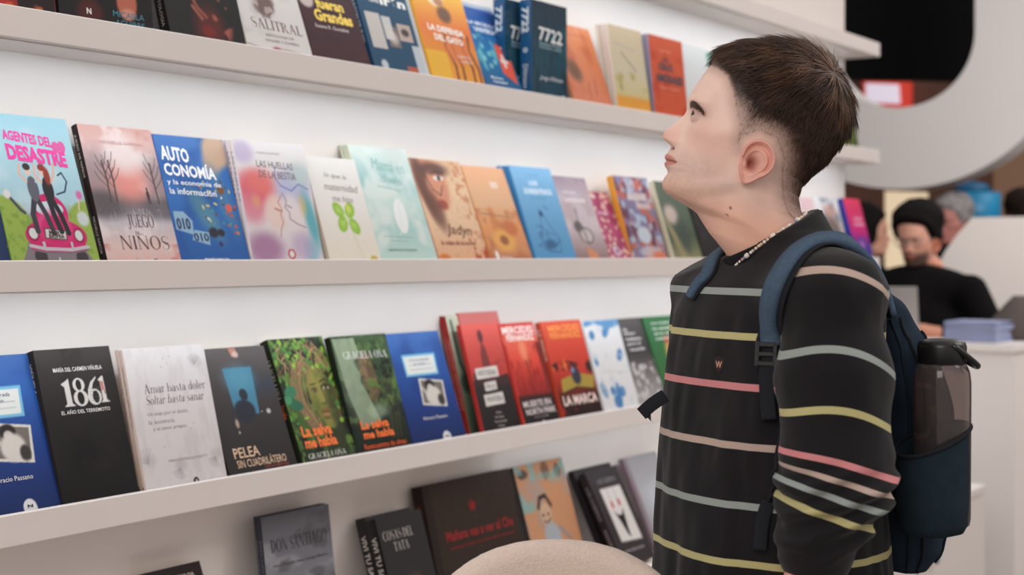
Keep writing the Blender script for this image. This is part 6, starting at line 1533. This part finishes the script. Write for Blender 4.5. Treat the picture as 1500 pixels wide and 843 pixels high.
# ---- water bottle standing in the pocket -------------------------------------
bo = mo[0]*0
Rz = Matrix.Rotation(TH-PI/2, 3, 'Z'); wb = Vector((mo[0], mo[1], 0))+Rz@Vector(BC)
bot = empty('water_bottle', (wb.x, wb.y, 1.054), (0, 0, TH-PI/2), 'smoky clear water bottle with black looped lid in the backpack side pocket', 'bottle')
mg = bpy.data.materials.new('smoky_plastic'); mg.use_nodes = True; g = mg.node_tree.nodes['Principled BSDF']
g.inputs['Base Color'].default_value = (.50, .43, .41, 1); g.inputs['Transmission Weight'].default_value = .92; g.inputs['Roughness'].default_value = .06; g.inputs['IOR'].default_value = 1.35
b = MB(); b.lathe([(.0, .0), (.030, .0), (.035, .004), (.0365, .012), (.0372, .175), (.0372, .190), (.0355, .204), (.031, .213), (.027, .217), (.027, .222), (.0255, .222), (.0255, .216), (.0295, .211), (.0338, .203), (.0355, .189), (.0347, .012), (.033, .005), (0, .004)], 40); b.build('bottle_body', mg, bot, True)
b = MB(); b.lathe([(.0, .212), (.029, .212), (.031, .216), (.0315, .236), (.030, .242), (.018, .246), (0, .247)], 32); lid = b.build('lid', M_plas, bot, True)
for k in range(0): pass
b = MB()
hp = []
for k in range(17):
    t = k/16*PI; hp.append((.004+.042*math.sin(t), .028*math.cos(t), .240-.030*math.sin(t)))
b.tube(hp, .0042, 8); b.build('carry_loop', M_plas, lid, True)

# ------------------------------------------------------------------ upholstered chair in front of the shelves
M_bou = mat('beige_boucle', (226, 206, 192), .95, noise=(260, .06), bump=(420, .9), sheen=.2)
cp = at_d(815, 900, 1.80)
ch = empty('bar_chair', (cp[0], cp[1], 0), (0, 0, TH-PI/2), 'beige upholstered chair with a rounded back, only its top edge showing', 'chair')
h = .007; lo = (-.30, -.30, .55); hi = (.30, .16, 1.08); G = grid(lo, hi, h); X, Y, Z = G
# shell back: a curved slab with an elliptical outline
th_ = np.arctan2(X, .30-Y*0+.0); cyl = np.sqrt(X**2+(Y+.30)**2)
arcx = np.arctan2(X, Y+.30)*.33
slab = np.abs(cyl-.33)-.022
dz_ = .008
top_ = .80+.245*np.sqrt(np.clip(1-(arcx/.225)**2.4, 0, 1))
out = ((np.abs(arcx)/.212)**2.3+(np.abs(Z-.812)/.232)**2.3)**(1/2.3)-1
dC = np.maximum(slab, out*.20); q1 = np.maximum(slab+.02, 0); q2 = np.maximum(out*.20+.02, 0); dC = np.maximum(np.sqrt(q1**2+q2**2)-.02, np.maximum(slab, out*.2))
v_c, f_c = surface_nets(dC.astype(np.float32), lo, h); mesh_np('backrest', v_c, f_c, M_bou, ch, True)
G = grid((-.26, -.42, .56), (.26, .10, .70), .009); dC = sd_box(G, (0, -.16, .635), (.215, .20, .045), .04)
v_c, f_c = surface_nets(dC, (-.26, -.42, .56), .009); mesh_np('seat', v_c, f_c, M_bou, ch, True)
M_leg = mat('black_steel_leg', (26, 25, 26), .4, metal=.4)
for sx_, sy_ in ((-1, 0), (1, 0), (-1, -1), (1, -1)):
    b = MB(); b.tube([(sx_*.15, -.05+sy_*.23, .60), (sx_*.205, .0+sy_*.33, .012)], [.013, .010], 10); lg = b.build('leg', M_leg, ch, True)
    b = MB(); b.lathe([(0, 0), (.012, 0), (.013, .012), (0, .014)], 12, (sx_*.205, .0+sy_*.33, 0)); b.build('foot_cap', M_plas, lg)
b = MB(); fr = [(-.178, -.02, .30), (.178, -.02, .30), (.178, -.31, .30), (-.178, -.31, .30), (-.178, -.02, .30)]; b.tube(fr, .008, 8, False); b.build('foot_ring', M_leg, ch, True)

# ------------------------------------------------------------------ background of the hall
def slab_x(name, pts_px, x, t, m, label=None, cat=None, parent=None, org=None):
    """upright slab facing the stand: outline (px, py) seen on the plane x, thickness t away from the viewer"""
    A = [at_x(px, py, x) for px, py in pts_px]; o = np.array(org) if org is not None else np.zeros(3)
    b = MB(); b.rings([[tuple(p-o) for p in A], [tuple(p+np.array([t, 0, 0])-o) for p in A]]); ob = b.build(name, m, parent)
    if label: tag(ob, label, cat)
    return ob
# giant letter
def arc(cx, cy, rx, ry, a0, a1, n): return [(cx+rx*math.cos(math.radians(a0+(a1-a0)*k/n)), cy+ry*math.sin(math.radians(a0+(a1-a0)*k/n))) for k in range(n+1)]
XL = 7.3
inn = [(1428, -260)]+arc(1314, 44, 114, 114, 0, 180, 40)+[(1200, -260)]
outr = [(1566, -260)]+arc(1314, 44, 252, 233, 0, 180, 40)+[(1062, -260)]
b = MB(); R_ = []
for a_, c_ in zip(outr, inn):
    P1, P2 = at_x(a_[0], a_[1], XL), at_x(c_[0], c_[1], XL); T_ = np.array([.20, 0, 0]); R_.append([tuple(P1), tuple(P2), tuple(P2+T_), tuple(P1+T_)])
b.rings(R_); gl = b.build('giant_letter', M_letter)
tag(gl, 'giant pale grey rounded letter hanging behind the shelf end', 'letter')
b = MB()
for px_ in (1130, 1490):
    P1 = at_x(px_, -255, XL); b.tube([tuple(P1+np.array([.1, 0, -.02])), tuple(P1+np.array([.1, 0, 1.6]))], .012, 6)
b.build('hanging_cable', M_plas, gl)
scr = slab_x('hall_screen', [(1080, 114), (1560, 122), (1560, -300), (1080, -300)], 8.6, .1, M_black, 'big black screen seen through the giant letter', 'screen')
# stall wall behind everything
tag(MB().box((11.0, -3.5, 0), (11.1, 6.5, 3.6)).build('wall_far', M_brown), kind='structure')
tag(MB().box((5.2, 6.2, 0), (11.0, 6.3, 3.6)).build('wall_side', M_brown), kind='structure')
M_red = mat('red_sign', (206, 64, 52), .5, emis=.5); M_wsign = mat('white_sign_light', (214, 206, 220), .5, emis=.7)
sg = slab_x('lit_sign', [(1264, 158), (1330, 160), (1330, 118), (1264, 116)], 10.9, .1, M_red, 'red and white lit sign glowing through the giant letter', 'sign')
slab_x('sign_face', [(1268, 150), (1318, 152), (1316, 124), (1268, 122)], 10.885, .015, M_wsign, parent=sg)
M_warm = mat('warm_lit_panel', (236, 214, 180), .6, emis=.5)
slab_x('light_box', [(1296, 690), (1362, 690), (1356, 282), (1296, 280)], 10.4, .05, M_warm, 'warm lit panel glowing behind the man at the counter', 'light panel')
slab_x('tan_partition', [(1455, 670), (1640, 670), (1640, 205), (1455, 205)], 10.2, .05, mat('tan_partition', (150, 116, 92), .8), 'tan stall partition under the giant letter at the right edge', 'partition')
# blue round kiosk
pk = at_d(1424, 374, 8.6); M_cy = mat('bright_blue_drum', (0, 124, 168), .45, noise=(4, .25))
kz = at_d(1424, 283, 8.6)[2]
kk_ = empty('blue_kiosk', (pk[0], pk[1], 0), label='round bright blue kiosk beyond the white partition', cat='kiosk')
MB().lathe([(0, .0), (.165, .0), (.165, kz-.12), (.165, kz), (.15, kz), (0, kz)], 40).build('drum', M_cy, kk_, True)
MB().lathe([(0, kz), (.12, kz), (.09, kz+.05), (.02, kz+.07), (0, kz+.07)], 32).build('drum_lid', mat('deep_blue_lid', (0, 84, 124), .5), kk_, True)
# counter with its things
x0 = 5.37; ya = at_x(1489, 505, x0)[1]; zt = at_x(1420, 503, x0)[2]
ct = empty('reception_counter', (x0, ya, 0), label='white reception counter at the right with the seated man behind', cat='counter')
MB().box((0, 0, zt-.03), (.42, .62, zt), .002).build('worktop', M_count, ct)
MB().box((.012, .012, .0), (.03, .61, zt-.03)).build('front_panel', M_count, ct)
MB().box((.03, .012, .0), (.41, .03, zt-.03)).build('side_panel', M_count, ct); MB().box((.03, .59, .0), (.41, .61, zt-.03)).build('side_panel', M_count, ct)
# white partition with a cut corner behind the counter
wp = slab_x('white_partition', [(1700, 1000), (1372, 1000), (1372, 392), (1386, 366), (1402, 344), (1424, 319), (1700, 314)], 6.75, .06, M_count, 'white partition with a curved corner, right of the seated man', 'partition')
# laptop, papers, grey bag
M_alu = mat('silver_laptop', (176, 172, 170), .4, metal=.5)
pl_ = at_x(1288, 480, x0+.16)
lt = empty('laptop', (pl_[0]+.02, pl_[1], zt+.001), (0, 0, math.radians(10)), 'silver laptop open on the counter before the seated man', 'laptop')
b = MB().box((0, -.15, 0), (.22, .15, .014), .003).build('base', M_alu, lt)
b = MB().box((-.004, -.15, 0), (.004, .15, .20), .002); ld = b.build('screen_lid', M_alu, lt); ld.location = (0, 0, .012); ld.rotation_euler = (0, math.radians(-16), 0)
M_pap = mat('pale_blue_paper', (150, 158, 190), .85, noise=(8, .06))
pp_ = at_x(1424, 500, x0+.06)
rp = random.Random(3)
for i in range(9):
    o = MB().box((-.0, -.098, 0), (.22, .098, .0085 if i < 8 else .004), .001).build('paper_stack', M_pap)
    o.location = (x0+.03, pp_[1], zt+.001+i*.0092); o.rotation_euler = (0, 0, rp.uniform(-.05, .05))
    tag(o, 'pale blue booklet in the pile on the white counter, %s' % ['lowest of nine', 'second from the bottom', 'third from the bottom', 'fourth from the bottom', 'middle one', 'fourth from the top', 'third from the top', 'second from the top', 'topmost'][i], 'booklet', 'pale blue booklets piled on the counter')
    o.name = 'booklet'
pb = at_d(1494, 484, 5.62)
M_gb = mat('grey_felt', (92, 82, 78), .95, bump=(300, .5))
b = MB(); R_ = []
for z, a_, c_ in ((0, .10, .07), (.02, .105, .08), (.08, .085, .07), (.14, .05, .05), (.17, .03, .03)):
    R_.append([(c_*math.cos(2*PI*k/20), a_*math.sin(2*PI*k/20)-.05*z/.17, z) for k in range(20)])
b.rings(R_); gb = b.build('felt_bag', M_gb, None, True); gb.location = (x0+.30, ya+.115, zt+.003); tag(gb, 'grey slumped bag at the right edge of the counter', 'bag')

# ---- people behind -------------------------------------------------------
Pg, _z = head_grid(150, 130)
pxg, pyg = to_px(Pg); dg = poly_sd(HAIRP, pxg, pyg)
du = np.roll(Pg, -1, 1)-np.roll(Pg, 1, 1); dv = np.gradient(Pg, axis=0); ng = np.cross(du, dv); ng /= np.linalg.norm(ng, axis=2)[..., None]+1e-12
fl_ = (Pg*ng).sum(2) < 0; ng[fl_] *= -1; ng[-3:] = (0, 0, 1)
def figure(px, py, d, yaw, pitch, hair, top, label, longhair=False, beard=0, skin=(206, 150, 128), arms='down', glasses=False, hair_t=.014, lean=0.0, wide=1.0):
    """yaw 0 = facing the camera, positive = turned to the image left; head centre at the pixel"""
    hc = at_d(px, py, d); base = np.array([hc[0], hc[1]])
    cdir = -np.array([hc[0], hc[1]]); cdir /= np.linalg.norm(cdir); ang = math.atan2(cdir[1], cdir[0])-yaw
    F_ = np.array([math.cos(ang), math.sin(ang), 0]); L_ = np.array([-F_[1], F_[0], 0])
    root = empty('person', (base[0], base[1], 0), (0, 0, 0), label, 'person')
    hf = F_*math.cos(pitch)+np.array([0, 0, 1])*math.sin(pitch); hu = np.array([0, 0, 1])*math.cos(pitch)-F_*math.sin(pitch)
    def tw(P): return P[..., 0:1]*hf+P[..., 1:2]*L_+P[..., 2:3]*hu+np.array([0, 0, hc[2]])
    col = skin_colors(Pg, beard)*np.array(skin)/np.array([222, 178, 158.])
    V, F = loft_closed(Pg); ps = [(tw(V), F, col.reshape(-1, 3))]
    v, f, c = ear_mesh(); ps.append((tw(v), f, c*np.array(skin)/np.array([232, 196, 182.]))); v2_ = v.copy(); v2_[:, 1] *= -1; ps.append((tw(v2_), f[:, ::-1], c*np.array(skin)/np.array([232, 196, 182.])))
    for s in (1, -1):
        for v, f, c in eye_parts(.0262, s): ps.append((tw(v), f, np.clip(c*.95, 0, 255)))
    zs = hc[2]-.20
    q = lambda ff, ll, zz: F_*ff+L_*ll+np.array([0, 0, zz])
    G = grid((-.42, -.42, .04), (.44, .44, zs+.12), .014)
    tb = sd_ell(G, q(-.01-lean*.0, 0, zs-.17), (.13, .13, .22)); arm = []
    if arms == 'desk':
        A1 = [(q(-.02, s*.185*wide, zs-.03), q(.04, s*.30*wide, zs-.25), q(.30, s*.07+.03, zt+.035)) for s in (1, -1)]
    else:
        A1 = [(q(-.01, s*.185, zs-.03), q(-.03, s*.22, zs-.31), q(.04, s*.22, zs-.54)) for s in (1, -1)]
    db = smin(tb, sd_ell(G, q(0, 0, zs-.42), (.13, .13, .16)), .05)
    db = smin(db, sd_cap(G, q(-.02, .08, zs-.02), q(-.02, -.08, zs-.02), .065, .065), .05)
    cl = smin(db-.012, sd_cap(G, q(-.02, .12*wide, zs-.02), q(-.02, -.12*wide, zs-.02), .07, .07), .05)
    cl = smin(cl, sd_cap(G, q(-.01, .10*wide, zs-.22), q(-.01, -.10*wide, zs-.22), .115, .115), .05)
    cl = smin(cl, sd_cap(G, q(0, .07, zs-.48), q(0, -.07, zs-.48), .12, .12), .05)
    skn = db+.01
    for (a_, b_, c_) in A1:
        e2 = b_+(c_-b_)*(.62 if arms == 'desk' else .93)
        cl = smin(cl, sd_cap(G, a_, b_, .066, .054), .03); cl = smin(cl, sd_cap(G, b_, e2, .054, .043), .012)
        skn = smin(skn, sd_cap(G, a_, b_, .042, .036), .02); skn = smin(skn, sd_cap(G, b_, c_, .036, .028), .01)
    legs = None
    for s in (1, -1):
        l1 = smin(sd_cap(G, q(0, s*.085, zs-.56), q(.01, s*.10, (zs-.56)*.52), .095, .068), sd_cap(G, q(.01, s*.10, (zs-.56)*.52), q(-.02, s*.10, .10), .068, .052), .02)
        legs = l1 if legs is None else smin(legs, l1, .01)
        skn = smin(skn, sd_cap(G, q(0, s*.085, zs-.56), q(-.02, s*.10, .06), .06, .035), .02)
    cl = np.maximum(cl, (zs-.64)-G[2])
    v, f = surface_nets(skn, (-.42, -.42, .04), .014); ps.append((v, f, np.array(skin, float)))
    for s, (a_, b_, c_) in zip((1, -1), A1):
        fw = unit(c_-b_); up_ = unit(np.array([0, 0, 1])-fw*fw[2]) if arms == 'desk' else unit(L_*s-fw*((L_*s)@fw)); th_ = unit(np.cross(fw, up_)); ref = -L_*s if arms == 'desk' else F_
        th_ = th_ if th_@ref > 0 else -th_
        lo = c_-.12+fw*.06; Gh = grid(lo, lo+.24, .005); v, f = surface_nets(hand_sdf(Gh, c_, fw, up_, th_, .7), lo, .005); ps.append((v, f, np.array(skin, float)*1.05))
    Vb_, Fb2, Cb_ = join(ps); mesh_np('body', Vb_, Fb2, M_skin, root, True, lin(np.clip(Cb_, 0, 255)))
    v, f = surface_nets(cl, (-.42, -.42, .04), .014); mesh_np('pullover', v, f, mat('dark_pullover', top, .92, spec=.12, bump=(300, .3)), root, True)
    v, f = surface_nets(legs, (-.42, -.42, .04), .014); mesh_np('trousers', v, f, mat('dark_trousers', (34, 34, 40), .9), root, True)
    for s in (1, -1):
        cS = q(.04, s*.10, 0); lo = cS-np.array([.18, .18, 0]); Gs = grid(lo, lo+np.array([.36, .36, .13]), .009)
        dsh = smin(sd_cap(Gs, q(-.05, s*.10, .05), q(.10, s*.11, .042), .042, .036), sd_cap(Gs, q(-.03, s*.10, .05), q(-.02, s*.10, .11), .045, .045), .03)
        dsh = np.maximum(np.maximum(dsh, .004-Gs[2]), Gs[2]-.12); v, f = surface_nets(dsh, lo, .009); mesh_np('shoe', v, f, msh, root, True)
    th2 = hair_t*sstep(2, 26, dg)+.012*sstep(40, 90, dg)*sstep(.0, .08, Pg[..., 2])+(fbm(Pg, 40, 17, 2)-.5)*.010
    Pq = Pg+ng*(th2+.001)[..., None]
    V, F = loft_closed(Pq); ok = (dg.ravel()[F] > 2).all(1)
    hc_ = np.array(hair, float)*(.8+.5*fbm(Pg, 50, 5, 2)[..., None])
    mesh_np('hair', tw(V), F[ok], M_hair2, root, True, lin(np.clip(hc_, 3, 255).reshape(-1, 3)))
    if longhair:
        h_ = .008; lo = np.array([-.16, -.16, zs-.28]); Gl = grid(lo, (.16, .16, hc[2]+.16), h_)
        dl = smin(sd_ell(Gl, q(-.03, 0, hc[2]+.035), (.105, .105, .115)), sd_cap(Gl, q(-.06, 0, hc[2]-.02), q(-.08, 0, zs-.18), .095, .07), .05)
        dl = dl+(fbm(np.stack([Gl[0], Gl[1], Gl[2]*.3], -1), 60, 3, 2)-.5)*.02
        dl = np.maximum(dl, -sd_ell(Gl, q(.085, 0, hc[2]-.02), (.08, .08, .10)))
        v, f = surface_nets(dl, lo, h_); mesh_np('long_hair', v, f, M_hair2, root, True, lin(np.tile([np.array(hair, float)], (len(v), 1))))
    if glasses:
        b = MB()
        for s in (1, -1):
            rim = [(.103, s*.031+.0245*math.copysign(abs(math.cos(t))**.8, math.cos(t)), -.014+.018*math.copysign(abs(math.sin(t))**.8, math.sin(t))) for t in np.linspace(0, 2*PI, 25)]
            b.tube([tuple(tw(np.array([p]))[0]) for p in rim], .0022, 6, False)
            b.tube([tuple(tw(np.array([p]))[0]) for p in ((.102, s*.056, -.008), (.06, s*.078, -.008), (.0, s*.080, -.012))], .0014, 6)
        b.tube([tuple(tw(np.array([p]))[0]) for p in ((.104, .008, -.010), (.108, 0, -.008), (.104, -.008, -.010))], .0013, 6)
        g_ = b.build('glasses_frame', mat('metal_frame', (150, 146, 146), .3, metal=.8), root, True)
    return root
figure(1343, 345, 6.02, math.radians(22), math.radians(-10), (20, 16, 16), (13, 12, 14), 'bearded man in glasses and black pullover working behind the counter', beard=.75, skin=(196, 136, 112), arms='desk', glasses=True, hair_t=.024, wide=1.22)
figure(1272, 338, 7.2, math.radians(-95), 0, (16, 13, 14), (16, 14, 16), 'long dark-haired person in dark clothes between shelf end and bearded man', longhair=True, skin=(170, 118, 96))
figure(1394, 322, 7.4, math.radians(35), math.radians(-5), (120, 116, 116), (24, 30, 44), 'grey-haired person standing right behind the bearded man', skin=(150, 92, 80))
figure(1494, 312, 8.0, math.radians(150), 0, (34, 26, 24), (40, 30, 30), 'dark-haired person cut by the right picture edge beyond the partition', skin=(160, 110, 90))
